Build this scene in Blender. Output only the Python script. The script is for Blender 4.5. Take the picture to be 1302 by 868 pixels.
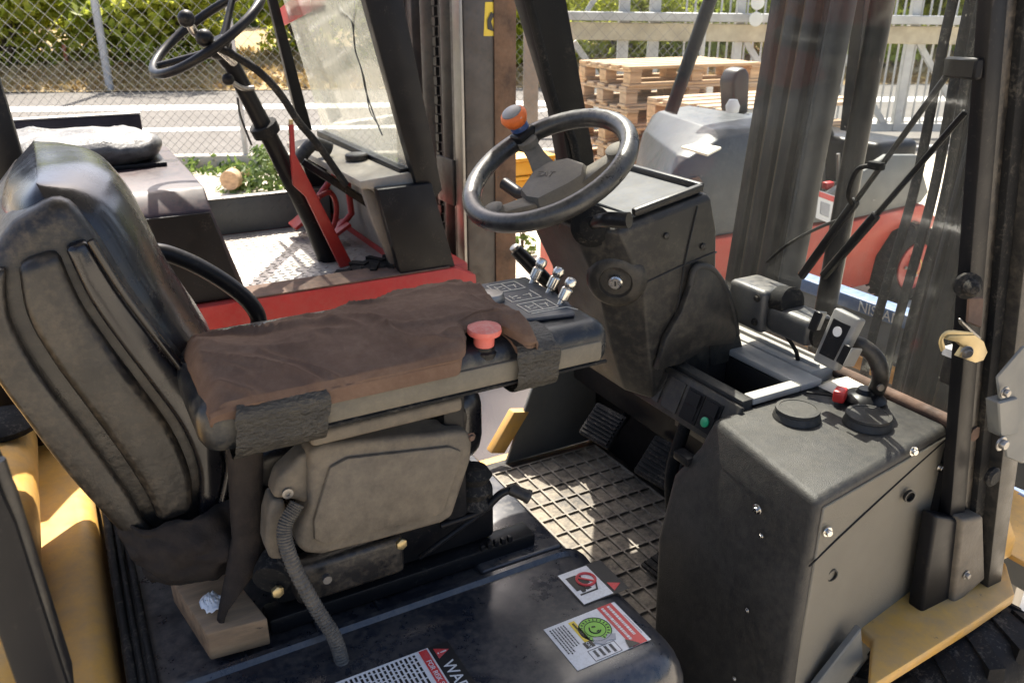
import bpy, bmesh, math, random
from mathutils import Vector as V, Matrix, noise
random.seed(7)
scene = bpy.context.scene
for o in list(bpy.data.objects): bpy.data.objects.remove(o)
R = math.radians

# ---------------------------------------------------------------- camera
cd = bpy.data.cameras.new('camera'); cam = bpy.data.objects.new('camera', cd)
scene.collection.objects.link(cam); scene.camera = cam
cd.sensor_width = 36; cd.lens = 29.03; cd.clip_start = 0.02; cd.clip_end = 500
cam.location = (0, 0, 1.62)
cam.rotation_euler = (R(90-22.4), 0, R(-28.7))
cd.dof.use_dof = True; cd.dof.focus_distance = 1.35; cd.dof.aperture_fstop = 11
# ---------------------------------------------------------------- sky, sun, exposure
SUN_EL, SUN_AZ = R(57), R(21)          # azimuth measured from +Y towards +X
w = bpy.data.worlds.new('World'); scene.world = w; w.use_nodes = True
nt = w.node_tree; bg = nt.nodes['Background']
sky = nt.nodes.new('ShaderNodeTexSky'); sky.sky_type = 'NISHITA'; sky.sun_disc = False
sky.sun_elevation = SUN_EL; sky.sun_rotation = SUN_AZ; sky.air_density = .75; sky.dust_density = 4.0; sky.ozone_density = .4
nt.links.new(sky.outputs[0], bg.inputs[0]); bg.inputs[1].default_value = 0.135
sd = bpy.data.lights.new('sun', 'SUN'); sd.energy = 5.0; sd.angle = R(0.53); sd.color = (1, .93, .82)
sun = bpy.data.objects.new('sun', sd); scene.collection.objects.link(sun)
to_sun = V((math.sin(SUN_AZ)*math.cos(SUN_EL), math.cos(SUN_AZ)*math.cos(SUN_EL), math.sin(SUN_EL)))
sun.rotation_euler = to_sun.to_track_quat('Z', 'Y').to_euler(); sun.location = (3, 6, 9)
vs = scene.view_settings; vs.view_transform = 'Standard'; vs.look = 'None'; vs.exposure = 1.45; vs.gamma = 1.0
scene.render.engine = 'CYCLES'
scene.cycles.max_bounces = 8; scene.cycles.transparent_max_bounces = 16

# ---------------------------------------------------------------- helpers
COL = scene.collection
WLD = {}
def setparent(o, p):
    o.parent = p
    o.matrix_parent_inverse = Matrix.Translation(-WLD.get(p.name, V((0,0,0))))
def thing(name, label, cat, loc=(0,0,0), group=None):
    o = bpy.data.objects.new(name, None); COL.objects.link(o); o.location = loc
    o.empty_display_size = .1
    WLD[o.name] = V(loc); o['label'] = label; o['category'] = cat
    if group: o['group'] = group
    return o
def tag(o, label, cat, group=None):
    o['label'] = label; o['category'] = cat
    if group: o['group'] = group
    return o
def link(name, me, mat, parent=None, ang=38, smooth=True):
    o = bpy.data.objects.new(name, me); COL.objects.link(o)
    if mat is not None and len(me.materials) == 0: me.materials.append(mat)
    if smooth:
        for p in me.polygons: p.use_smooth = True
        me.set_sharp_from_angle(angle=R(ang))
    if parent is not None: setparent(o, parent)
    return o
def from_bm(name, bm, mat, parent=None, ang=38, smooth=True):
    bmesh.ops.recalc_face_normals(bm, faces=bm.faces)
    me = bpy.data.meshes.new(name); bm.to_mesh(me); bm.free()
    return link(name, me, mat, parent, ang, smooth)
def bevel(bm, off, seg=2, ang=28):
    if off <= 0: return
    bm.normal_update()
    es = [e for e in bm.edges if len(e.link_faces) == 2 and e.calc_face_angle(0) > R(ang)]
    if es: bmesh.ops.bevel(bm, geom=es, offset=off, segments=seg, affect='EDGES', profile=.5, clamp_overlap=True)
def bm_box(bm, x, y, z, M=None):
    vs_ = [bm.verts.new((a, b, c)) for c in z for b in y for a in x]
    if M is not None:
        for v in vs_: v.co = M @ v.co
    for f in ((0,2,3,1),(4,5,7,6),(0,1,5,4),(2,6,7,3),(0,4,6,2),(1,3,7,5)): bm.faces.new([vs_[i] for i in f])
def box(name, x, y, z, mat, parent=None, bev=.004, seg=2, M=None, ang=38):
    bm = bmesh.new(); bm_box(bm, x, y, z, M); bmesh.ops.recalc_face_normals(bm, faces=bm.faces)
    bevel(bm, bev, seg); return from_bm(name, bm, mat, parent, ang)
def bm_prism(bm, prof, ax, a, b):
    def mk(p, t):
        return {'x': (t, p[0], p[1]), 'y': (p[0], t, p[1]), 'z': (p[0], p[1], t)}[ax]
    A = [bm.verts.new(mk(p, a)) for p in prof]; B = [bm.verts.new(mk(p, b)) for p in prof]
    n = len(prof)
    for i in range(n): bm.faces.new((A[i], A[(i+1)%n], B[(i+1)%n], B[i]))
    bm.faces.new(A[::-1]); bm.faces.new(B)
def prism(name, prof, ax, a, b, mat, parent=None, bev=.004, seg=2, ang=38):
    bm = bmesh.new(); bm_prism(bm, prof, ax, a, b); bmesh.ops.recalc_face_normals(bm, faces=bm.faces)
    bevel(bm, bev, seg); return from_bm(name, bm, mat, parent, ang)
def loft(name, rings, mat, parent=None, caps=True, closed=True, bev=0, seg=2, ang=38):
    bm = bmesh.new(); L = [[bm.verts.new(p) for p in r] for r in rings]; n = len(rings[0])
    for i in range(len(L)-1):
        for j in range(n if closed else n-1):
            k = (j+1) % n; bm.faces.new((L[i][j], L[i][k], L[i+1][k], L[i+1][j]))
    if caps and closed: bm.faces.new(L[0][::-1]); bm.faces.new(L[-1])
    bmesh.ops.recalc_face_normals(bm, faces=bm.faces)
    bevel(bm, bev, seg); return from_bm(name, bm, mat, parent, ang)
def catmull(pts, sub=6, closed=False):
    P = [V(p) for p in pts]; n = len(P); out = []
    rng = range(n) if closed else range(n-1)
    for i in rng:
        p0 = P[(i-1)%n] if (closed or i > 0) else P[0]*2-P[1]
        p1 = P[i]; p2 = P[(i+1)%n]
        p3 = P[(i+2)%n] if (closed or i+2 < n) else P[-1]*2-P[-2]
        for s in range(sub):
            t = s/sub
            out.append(.5*((2*p1)+(p2-p0)*t+(2*p0-5*p1+4*p2-p3)*t*t+(3*p1-p0-3*p2+p3)*t**3))
    if not closed: out.append(P[-1])
    return out
def bm_tube(bm, pts, r, seg=8, closed=False, flat=1.0, up=None):
    P = [V(p) for p in pts]; n = len(P); rings = []; nrm = None
    for i in range(n):
        a = P[(i-1)%n] if (closed or i > 0) else P[i]; b = P[(i+1)%n] if (closed or i < n-1) else P[i]
        t = (b-a)
        if t.length < 1e-9: t = V((0,0,1))
        t.normalize()
        if up is not None: nrm = V(up)
        elif nrm is None: nrm = V((0,0,1)) if abs(t.z) < .9 else V((1,0,0))
        nrm = (nrm - t*nrm.dot(t)); nrm.normalize(); bn = t.cross(nrm)
        rr = r[i] if isinstance(r, (list, tuple)) else r
        rings.append([bm.verts.new(P[i]+(nrm*math.cos(2*math.pi*k/seg)+bn*math.sin(2*math.pi*k/seg)*flat)*rr) for k in range(seg)])
    for i in range(n if closed else n-1):
        A, B = rings[i], rings[(i+1)%n]
        for k in range(seg): bm.faces.new((A[k], A[(k+1)%seg], B[(k+1)%seg], B[k]))
    if not closed: bm.faces.new(rings[0][::-1]); bm.faces.new(rings[-1])
def tube(name, pts, r, mat, parent=None, seg=10, smooth=0, closed=False, flat=1.0, up=None, ang=50):
    if smooth: pts = catmull(pts, smooth, closed)
    bm = bmesh.new(); bm_tube(bm, pts, r, seg, closed, flat, up); return from_bm(name, bm, mat, parent, ang)
def frame(axis):
    n = V(axis).normalized(); a = V((0,0,1)) if abs(n.z) < .9 else V((1,0,0))
    e1 = (a-n*a.dot(n)).normalized(); return e1, n.cross(e1), n
def bm_lathe(bm, prof, org, axis, seg=20):
    e1, e2, n = frame(axis); org = V(org); rings = []
    for r, h in prof:
        rings.append([bm.verts.new(org+n*h+(e1*math.cos(2*math.pi*k/seg)+e2*math.sin(2*math.pi*k/seg))*max(r, 1e-5)) for k in range(seg)])
    for i in range(len(rings)-1):
        A, B = rings[i], rings[i+1]
        for k in range(seg): bm.faces.new((A[k], A[(k+1)%seg], B[(k+1)%seg], B[k]))
    bm.faces.new(rings[0][::-1]); bm.faces.new(rings[-1])
def lathe(name, prof, org, axis, mat, parent=None, seg=20, ang=38):
    bm = bmesh.new(); bm_lathe(bm, prof, org, axis, seg); return from_bm(name, bm, mat, parent, ang)
def slab(name, quad, th, mat, parent=None, bev=.002, seg=1):
    """a flat polygon in space given thickness th along its normal"""
    q = [V(p) for p in quad]; n = (q[1]-q[0]).cross(q[2]-q[0]).normalized()*th
    return loft(name, [q, [p+n for p in q]], mat, parent, bev=bev, seg=seg)
def bar(name, a, b, w, h, mat, parent=None, up=(0,0,1), bev=.003, seg=1):
    """rectangular bar from a to b; w across, h along up"""
    a, b = V(a), V(b); t = (b-a).normalized(); u = (V(up)-t*V(up).dot(t)).normalized(); s = t.cross(u)
    q = [s*w/2+u*h/2, -s*w/2+u*h/2, -s*w/2-u*h/2, s*w/2-u*h/2]
    return loft(name, [[a+p for p in q], [b+p for p in q]], mat, parent, bev=bev, seg=seg)
def bm_bar(bm, a, b, w, h, up=(0,0,1)):
    a, b = V(a), V(b); t = (b-a).normalized(); u = (V(up)-t*V(up).dot(t)).normalized(); s = t.cross(u)
    q = [s*w/2+u*h/2, -s*w/2+u*h/2, -s*w/2-u*h/2, s*w/2-u*h/2]
    A = [bm.verts.new(a+p) for p in q]; B = [bm.verts.new(b+p) for p in q]
    for k in range(4): bm.faces.new((A[k], A[(k+1)%4], B[(k+1)%4], B[k]))
    bm.faces.new(A[::-1]); bm.faces.new(B)
def copyobj(o, loc=None, parent=None, rot=None):
    c = o.copy(); COL.objects.link(c)
    if loc is not None: c.location = loc
    if rot is not None: c.rotation_euler = rot
    if parent is not None: setparent(c, parent)
    return c
def fbm(x, y, z, o=3): return noise.fractal(V((x, y, z)), 1.0, 2.0, o)

# ---------------------------------------------------------------- materials
def M(name, col, rough=.5, metal=0., dust=0., dcol=(.20,.17,.13), dscale=6., var=.25, vscale=5., bump=0., bscale=80.,
      chips=0., ccol=(.05,.03,.02), cscale=25., up=.6, coat=0., spec=.5, streak=None, dlo=.42):
    m = bpy.data.materials.new(name); m.use_nodes = True; t = m.node_tree; N = t.nodes; L = t.links
    b = N['Principled BSDF']; b.inputs['Metallic'].default_value = metal; b.inputs['Specular IOR Level'].default_value = spec
    if coat: b.inputs['Coat Weight'].default_value = coat; b.inputs['Coat Roughness'].default_value = .15
    tc = N.new('ShaderNodeTexCoord')
    vec = tc.outputs['Object']
    if streak:
        mp = N.new('ShaderNodeMapping'); mp.inputs['Scale'].default_value = streak; L.new(vec, mp.inputs[0]); vec = mp.outputs[0]
    def nz(scale, det=5, rgh=.6):
        n = N.new('ShaderNodeTexNoise'); n.inputs['Scale'].default_value = scale; n.inputs['Detail'].default_value = det
        n.inputs['Roughness'].default_value = rgh; L.new(vec, n.inputs['Vector']); return n
    def ramp(src, lo, hi):
        r = N.new('ShaderNodeMapRange'); r.inputs['From Min'].default_value = lo; r.inputs['From Max'].default_value = hi
        L.new(src, r.inputs['Value']); return r.outputs[0]
    def mix(a, c, fac):
        x = N.new('ShaderNodeMix'); x.data_type = 'RGBA'
        if hasattr(a, 'links'): L.new(a, x.inputs['A'])
        else: x.inputs['A'].default_value = (*a, 1)
        if hasattr(c, 'links'): L.new(c, x.inputs['B'])
        else: x.inputs['B'].default_value = (*c, 1)
        L.new(fac, x.inputs['Factor']); return x.outputs['Result']
    v = nz(vscale); lo = tuple(c*(1-var) for c in col); hi = tuple(min(1, c*(1+var)) for c in col)
    cur = mix(lo, hi, ramp(v.outputs[0], .3, .7)); rg = rough
    rr = N.new('ShaderNodeMapRange'); rr.inputs['From Min'].default_value = .3; rr.inputs['From Max'].default_value = .7
    rr.inputs['To Min'].default_value = max(.02, rough-.08); rr.inputs['To Max'].default_value = min(1, rough+.12)
    L.new(nz(vscale*3).outputs[0], rr.inputs['Value']); rout = rr.outputs[0]
    if chips:
        cm = ramp(nz(cscale, 6, .7).outputs[0], .5+(.25*(1-chips)), .53+(.25*(1-chips)))
        cur = mix(cur, ccol, cm)
    if dust:
        g = N.new('ShaderNodeNewGeometry'); sx = N.new('ShaderNodeSeparateXYZ'); L.new(g.outputs['Normal'], sx.inputs[0])
        ru = N.new('ShaderNodeMapRange'); ru.inputs['From Min'].default_value = -.2; ru.inputs['From Max'].default_value = 1
        ru.inputs['To Min'].default_value = 1-up; ru.inputs['To Max'].default_value = 1; L.new(sx.outputs['Z'], ru.inputs['Value'])
        dm = N.new('ShaderNodeMath'); dm.operation = 'MULTIPLY'
        ma = N.new('ShaderNodeMath'); ma.operation = 'MULTIPLY'; ma.inputs[1].default_value = .42; L.new(nz(dscale, 6, .62).outputs[0], ma.inputs[0])
        mb_ = N.new('ShaderNodeMath'); mb_.operation = 'MULTIPLY_ADD'; mb_.inputs[1].default_value = .58; L.new(nz(dscale*9, 6, .7).outputs[0], mb_.inputs[0]); L.new(ma.outputs[0], mb_.inputs[2])
        L.new(ramp(mb_.outputs[0], dlo, .70), dm.inputs[0]); L.new(ru.outputs[0], dm.inputs[1])
        d2 = N.new('ShaderNodeMath'); d2.operation = 'MULTIPLY'; d2.inputs[1].default_value = dust; L.new(dm.outputs[0], d2.inputs[0])
        cur = mix(cur, dcol, d2.outputs[0])
        ra = N.new('ShaderNodeMath'); ra.operation = 'MULTIPLY_ADD'; ra.use_clamp = True
        L.new(d2.outputs[0], ra.inputs[0]); ra.inputs[1].default_value = .5; L.new(rout, ra.inputs[2]); rout = ra.outputs[0]
    L.new(cur, b.inputs['Base Color']); L.new(rout, b.inputs['Roughness'])
    if bump:
        bp = N.new('ShaderNodeBump'); bp.inputs['Strength'].default_value = bump; bp.inputs['Distance'].default_value = .004
        L.new(nz(bscale, 4).outputs[0], bp.inputs['Height']); L.new(bp.outputs[0], b.inputs['Normal'])
    return m
DC = (.23,.20,.155)
hood_m   = M('hood_paint', (.013,.016,.023), .27, dust=.5, dcol=(.14,.12,.095), dscale=10, bump=.06, bscale=30, up=.3, coat=.35, dlo=.44)
plas_m   = M('dusty_black_plastic', (.020,.019,.0175), .40, dust=.5, dcol=(.15,.125,.09), dscale=7, bump=.12, bscale=400, up=.2, dlo=.47, spec=.4)
cons_m   = M('console_plastic', (.017,.017,.017), .44, dust=.22, dcol=(.24,.215,.17), dscale=9, bump=.3, bscale=500, up=.4, dlo=.36, spec=.3, chips=.12, ccol=(.10,.09,.08), cscale=50)
black_m  = M('satin_black', (.009,.009,.010), .36, dust=.25, dcol=DC, dscale=18, bump=.03, up=.3, dlo=.56, spec=.16)
rubber_m = M('rubber', (.011,.011,.011), .7, dust=.5, dcol=DC, dscale=20, bump=.2, bscale=120, up=.3, dlo=.52, spec=.15)
mat_m    = M('rubber_mat', (.035,.032,.028), .65, dust=.85, dcol=(.40,.35,.27), dscale=6, bump=.2, bscale=150, up=0, dlo=.38)
vinyl_m  = M('seat_vinyl', (.007,.007,.009), .25, dust=.3, dcol=(.15,.105,.05), dscale=6, bump=.07, bscale=130, up=.2, coat=.25, dlo=.56, spec=.4)
shell_m  = M('seat_shell', (.014,.0125,.011), .34, dust=.5, dcol=(.16,.125,.085), dscale=11, bump=.25, bscale=60, up=0, dlo=.47, spec=.45)
shield_m = M('dusty_shield', (.058,.048,.036), .55, dust=.75, dcol=(.22,.182,.13), dscale=5, bump=.3, bscale=90, up=0, dlo=.33, chips=.15, ccol=(.30,.26,.19), cscale=70)
arm_m    = M('armrest_vinyl', (.010,.012,.015), .3, dust=.5, dcol=(.17,.15,.11), dscale=5, bump=.1, bscale=200, up=-.2, dlo=.50, spec=.4)
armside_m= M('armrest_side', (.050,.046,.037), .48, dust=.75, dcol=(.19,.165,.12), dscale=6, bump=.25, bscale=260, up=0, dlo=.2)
tape_m   = M('crinkled_tape', (.015,.014,.012), .34, dust=.4, dcol=(.11,.095,.068), dscale=14, bump=1.0, bscale=190, streak=(.7,1,1.3), up=0, dlo=.42)
cloth_m  = M('brown_cloth', (.115,.072,.051), .95, var=.15, vscale=7, dust=.45, dcol=(.23,.165,.12), dscale=8, bump=.35, bscale=700, up=.2, spec=.15)
strap_m  = M('dark_strap', (.020,.016,.014), .85, var=.3, dust=.4, dcol=(.08,.065,.05), bump=.3, bscale=300, spec=.2, up=0)
yellow_m = M('yellow_paint', (.58,.315,.05), .38, var=.12, dust=.85, dcol=(.33,.24,.14), dscale=4, chips=.35, ccol=(.05,.035,.02), cscale=30, up=.2, dlo=.35)
red_m    = M('red_paint', (.34,.018,.014), .42, var=.15, dust=.35, dcol=(.22,.15,.11), chips=.3, ccol=(.06,.03,.025), cscale=18, up=.6)
orange_m = M('red_orange_paint', (.42,.04,.018), .45, var=.15, dust=.3, dcol=(.36,.22,.14), chips=.25, ccol=(.10,.05,.03), cscale=15)
rust_m   = M('rust_brown', (.085,.045,.028), .8, var=.5, vscale=18, dust=.5, dcol=(.20,.16,.13), bump=.3, bscale=60, up=.3)
mastr_m  = M('worn_mast_steel', (.055,.052,.050), .42, metal=.5, var=.35, vscale=9, dust=.4, dcol=(.16,.12,.09), chips=.3, ccol=(.16,.07,.03), cscale=9, up=0)
rustst_m = M('rusty_strip', (.10,.055,.03), .75, var=.5, vscale=12, dust=.4, dcol=(.2,.14,.09), bump=.3, up=0, chips=.4, ccol=(.05,.04,.035), cscale=20)
steel_m  = M('worn_steel', (.26,.25,.235), .35, metal=.85, var=.2, dust=.3, dcol=DC)
wire_m   = M('fence_wire', (.20,.20,.19), .6, metal=.3)
galv_m   = M('galvanised', (.42,.42,.41), .5, metal=.45, var=.18, vscale=4, dust=.3, dcol=(.35,.30,.23))
chrome_m = M('chrome', (.55,.53,.49), .22, metal=1, var=.15, dust=.5, dcol=(.2,.17,.13), dscale=60, dlo=.48)
zinc_m   = M('yellow_zinc', (.42,.33,.17), .35, metal=.8, var=.2, chips=.3, ccol=(.25,.14,.07))
mast_m   = M('mast_black', (.007,.007,.008), .36, dust=.3, dcol=(.13,.105,.075), dscale=6, streak=(1,1,.15), up=0, dlo=.5, spec=.2, chips=.25, ccol=(.20,.18,.16), cscale=8)
hose_m   = M('hydraulic_hose', (.008,.008,.008), .5, dust=.7, dcol=(.34,.31,.26), dscale=70, up=0, dlo=.54, spec=.2)
chan_m   = M('dusty_channel', (.060,.047,.034), .6, dust=.5, dcol=(.17,.135,.095), dscale=8, streak=(1,1,.2), up=0, spec=.2)
lit_edge_m   = M('lit_rail_edge', (.035,.038,.043), .35, metal=.3, var=.3, vscale=12, dust=.3, dcol=(.1,.085,.065), spec=.2)  # bluish light along the mast rail edge, put into the colour
grey_m   = M('grey_bodywork', (.032,.038,.046), .36, spec=.4, var=.12, dust=.4, dcol=(.13,.14,.15), dscale=7)
dgrey_m  = M('dark_grey_body', (.10,.105,.10), .5, var=.15, dust=.4, dcol=DC)
hoodr_m  = M('maroon_hood', (.020,.015,.019), .38, var=.4, vscale=7, dust=.3, dcol=(.18,.09,.07), dscale=8, chips=.25, ccol=(.16,.07,.05), cscale=22, up=.5, spec=.3)
plate_m  = M('checker_plate', (.42,.40,.37), .42, metal=.4, var=.2, dust=.6, dcol=(.38,.32,.24), dscale=8)
wood_m   = M('pallet_wood', (.50,.335,.19), .8, var=.35, vscale=6, streak=(.6,6,6), dust=.3, dcol=(.40,.32,.24), bump=.3, bscale=30)
woodg_m  = M('weathered_wood', (.44,.32,.21), .85, var=.35, vscale=6, streak=(.6,6,6), dust=.4, dcol=(.33,.29,.25), bump=.3, bscale=30)
block_m  = M('timber_block', (.30,.19,.10), .75, var=.35, vscale=10, streak=(1,5,5), dust=.6, dcol=(.20,.16,.12), chips=.3, ccol=(.06,.035,.02), cscale=30, up=.8, dlo=.4, bump=.25, bscale=40)
white_m  = M('white_tissue', (.78,.78,.78), .9, var=.05, bump=.2, bscale=40)
redpl_m  = M('red_plastic', (.50,.085,.06), .55, var=.15, dust=.85, dcol=(.55,.36,.31), dscale=22, up=.8, dlo=.34)
redcl_m  = M('red_clip_plastic', (.55,.03,.025), .35, var=.1)
orgrub_m = M('orange_rubber', (.62,.13,.02), .55, var=.25, vscale=40, chips=.35, ccol=(.45,.40,.33), cscale=60)
blue_m   = M('blue_plastic', (.03,.06,.16), .4)
bluebar_m= M('blue_bar_paint', (.045,.10,.22), .5, var=.15, dust=.4, dcol=(.45,.45,.45))
gold_m   = M('orange_carriage', (.62,.26,.03), .5, var=.2, dust=.3, dcol=DC)
stw_m    = M('sticker_white', (.62,.62,.61), .45, var=.06, dust=.55, dcol=(.36,.33,.28), dscale=30, dlo=.45)
stk_m    = M('sticker_black', (.012,.012,.012), .45)
str_m    = M('sticker_red', (.50,.035,.035), .45, var=.1, dust=.4, dcol=(.36,.28,.25), dscale=30, dlo=.48)
sty_m    = M('sticker_yellow', (.62,.45,.03), .45, var=.1)
stg_m    = M('sticker_green', (.19,.42,.05), .45, var=.1)
stgr_m   = M('sticker_grey', (.30,.30,.31), .5)
line_m   = M('panel_print', (.62,.58,.48), .5, var=.1)
panel_m  = M('armrest_panel', (.020,.026,.038), .38, dust=.35, dcol=(.16,.15,.13), dscale=14, up=0, bump=.05)
screen_m = M('instrument_screen', (.035,.042,.055), .45, var=.2, dust=.6, dcol=(.20,.185,.155), dscale=9, dlo=.38, spec=.25)
silver_m = M('cracked_seat_vinyl', (.045,.045,.045), .4, var=.5, vscale=30, dust=.6, dcol=(.24,.235,.22), dscale=25, bump=.8, bscale=60)
grn_em   = M('green_light', (.02,.30,.14), .3)
def glass(name, dirt, tint=(.96,.98,.97), dcol=(.55,.53,.49), gloss=.06, scale=3.):
    m = bpy.data.materials.new(name); m.use_nodes = True; t = m.node_tree; N = t.nodes; L = t.links; N.clear()
    out = N.new('ShaderNodeOutputMaterial'); tr = N.new('ShaderNodeBsdfTransparent'); tr.inputs[0].default_value = (*tint, 1)
    gl = N.new('ShaderNodeBsdfGlossy'); gl.inputs['Roughness'].default_value = .05
    df = N.new('ShaderNodeBsdfDiffuse'); df.inputs[0].default_value = (*dcol, 1)
    tl = N.new('ShaderNodeBsdfTranslucent'); tl.inputs[0].default_value = (*dcol, 1)
    md = N.new('ShaderNodeMixShader'); md.inputs[0].default_value = .6; L.new(df.outputs[0], md.inputs[1]); L.new(tl.outputs[0], md.inputs[2])
    lw_ = N.new('ShaderNodeLayerWeight'); lw_.inputs['Blend'].default_value = .5
    pw = N.new('ShaderNodeMath'); pw.operation = 'POWER'; pw.inputs[1].default_value = 4.5; L.new(lw_.outputs['Facing'], pw.inputs[0])
    fr = N.new('ShaderNodeMath'); fr.operation = 'MULTIPLY_ADD'; fr.inputs[1].default_value = .6; fr.inputs[2].default_value = .025; L.new(pw.outputs[0], fr.inputs[0])
    m1 = N.new('ShaderNodeMixShader'); L.new(fr.outputs[0], m1.inputs[0]); L.new(tr.outputs[0], m1.inputs[1]); L.new(gl.outputs[0], m1.inputs[2])
    tc = N.new('ShaderNodeTexCoord')
    n1 = N.new('ShaderNodeTexNoise'); n1.inputs['Scale'].default_value = scale; n1.inputs['Detail'].default_value = 8; n1.inputs['Roughness'].default_value = .7
    L.new(tc.outputs['Object'], n1.inputs['Vector'])
    r1 = N.new('ShaderNodeMapRange'); r1.inputs['From Min'].default_value = .35; r1.inputs['From Max'].default_value = .75
    r1.inputs['To Min'].default_value = dirt*.35; r1.inputs['To Max'].default_value = dirt*1.5; L.new(n1.outputs[0], r1.inputs['Value'])
    n2 = N.new('ShaderNodeTexNoise'); n2.inputs['Scale'].default_value = 150; n2.inputs['Detail'].default_value = 2; L.new(tc.outputs['Object'], n2.inputs['Vector'])
    r2 = N.new('ShaderNodeMapRange'); r2.inputs['From Min'].default_value = .74; r2.inputs['From Max'].default_value = .80; r2.inputs['To Max'].default_value = .35
    L.new(n2.outputs[0], r2.inputs['Value'])
    ad = N.new('ShaderNodeMath'); ad.operation = 'ADD'; ad.use_clamp = True; L.new(r1.outputs[0], ad.inputs[0]); L.new(r2.outputs[0], ad.inputs[1])
    m2 = N.new('ShaderNodeMixShader'); L.new(ad.outputs[0], m2.inputs[0]); L.new(m1.outputs[0], m2.inputs[1]); L.new(md.outputs[0], m2.inputs[2])
    L.new(m2.outputs[0], out.inputs[0]); return m
bounce_m = M('bounce_lit_side_plastic', (.30,.272,.215), .55, var=.07, vscale=4, dust=.3, dcol=(.38,.34,.26), dscale=9, bump=.25, bscale=450, up=0, dlo=.4)  # beige side plastic, painted lighter to stand in for ground bounce light
glass_m  = glass('dusty_windshield', .019)
glassr_m = glass('hazy_windshield', .42, dcol=(.50,.49,.42))

# ================================================================ SETTING
AZ = V((math.sin(R(28.7)), math.cos(R(28.7)), 0)); RT = V((math.cos(R(28.7)), -math.sin(R(28.7)), 0))
def G(s, d, z=0.0): return AZ*d + RT*s + V((0, 0, z))     # yard frame: s metres to the right, d metres out, z up
ROADK = .10
def Gr(s, d, z=0.0): return G(s, d+ROADK*s, z)
yard_m = M('yard_concrete', (.52,.46,.365), .85, var=.12, vscale=1.2, dust=.6, dcol=(.56,.51,.42), dscale=30, chips=.3, ccol=(.28,.25,.20), cscale=40, bump=.6, bscale=90, up=0)
road_m = M('road_asphalt', (.105,.097,.088), .85, var=.12, vscale=.8, dust=.5, dcol=(.15,.136,.12), dscale=3, bump=.4, bscale=80, up=0)
mark_m = M('road_marking', (.62,.60,.56), .7, var=.06, chips=.2, ccol=(.3,.28,.26), cscale=9)
bank_m = M('dry_bank', (.34,.235,.12), .95, var=.3, vscale=1.5, dust=.7, dcol=(.30,.27,.13), dscale=1.2, bump=.8, bscale=14, up=0)
conc_m = M('kerb_concrete', (.42,.39,.33), .9, var=.2, vscale=4, dust=.4, dcol=(.30,.26,.20), bump=.4, bscale=60)
def sheet(name, pts, mat, kind='structure'):
    bm = bmesh.new(); bm.faces.new([bm.verts.new(p) for p in pts]); o = from_bm(name, bm, mat)
    o['kind'] = kind; return o
sheet('yard_ground', [(-150,-150,0),(150,-150,0),(150,150,0),(-150,150,0)], yard_m)
rd = sheet('road', [Gr(-60,9.25,.004),Gr(60,9.25,.004),Gr(60,17.2,.004),Gr(-60,17.2,.004)], road_m)
for d, wd in ((9.6,.14),(11.9,.34),(14.5,.7)):
    o = sheet('road_marking', [Gr(-60,d-wd/2,.008),Gr(60,d-wd/2,.008),Gr(60,d+wd/2,.008),Gr(-60,d+wd/2,.008)], mark_m)
    setparent(o, rd); del o['kind']
for k in range(7):       # hatched area on the carriageway
    s0 = -2.6+k*1.0
    o = sheet('road_marking', [Gr(s0,12.3,.008),Gr(s0+.22,12.3,.008),Gr(s0+1.5,13.9,.008),Gr(s0+1.28,13.9,.008)], mark_m)
    setparent(o, rd); del o['kind']
# bank beyond the road
def bank_z(s, d):
    t = max(0, d-17.2); z = .10+.125*t if t < 3 else .475+.05*(t-3)
    return (z + .10*fbm(s*.5, d*.5, 3) + .04*fbm(s*2, d*2, 5))*min(1, .15+t*.8) + .004
verts = []; faces = []; nx, ny = 90, 26
for j in range(ny):
    for i in range(nx):
        s = -26+i*.62; d = 17.2+(j/(ny-1))**1.5*26; verts.append(Gr(s, d, bank_z(s, d)))
for j in range(ny-1):
    for i in range(nx-1): faces.append((j*nx+i, j*nx+i+1, (j+1)*nx+i+1, (j+1)*nx+i))
me = bpy.data.meshes.new('bank'); me.from_pydata(verts, [], faces); o = link('bank', me, bank_m); o['kind'] = 'structure'

def leafmat(name, a, b, trans=.35):
    m = bpy.data.materials.new(name); m.use_nodes = True; t = m.node_tree; N = t.nodes; L = t.links; p = N['Principled BSDF']
    at_ = N.new('ShaderNodeAttribute'); at_.attribute_name = 'tone'
    mx = N.new('ShaderNodeMix'); mx.data_type = 'RGBA'; mx.inputs['A'].default_value = (*a,1); mx.inputs['B'].default_value = (*b,1)
    L.new(at_.outputs['Fac'], mx.inputs['Factor']); L.new(mx.outputs['Result'], p.inputs['Base Color']); p.inputs['Roughness'].default_value = .55
    tl = N.new('ShaderNodeBsdfTranslucent'); L.new(mx.outputs['Result'], tl.inputs[0])
    ms = N.new('ShaderNodeMixShader'); ms.inputs[0].default_value = trans
    L.new(p.outputs[0], ms.inputs[1]); L.new(tl.outputs[0], ms.inputs[2]); L.new(ms.outputs[0], N['Material Output'].inputs[0]); return m
leaf_y = leafmat('leaf_yellow_green', (.36,.42,.04), (.66,.66,.12), .62)
leaf_g = leafmat('leaf_green', (.27,.34,.04), (.58,.62,.10), .62)
leaf_d = leafmat('leaf_dark', (.09,.125,.03), (.28,.34,.07), .5)
grass_m= leafmat('dry_grass', (.30,.19,.07), (.46,.36,.17), .3)
weed_m = leafmat('weed_leaf', (.06,.11,.02), (.20,.28,.06), .4)
twig_m = M('twig_bark', (.10,.075,.055), .9, var=.3)
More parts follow.
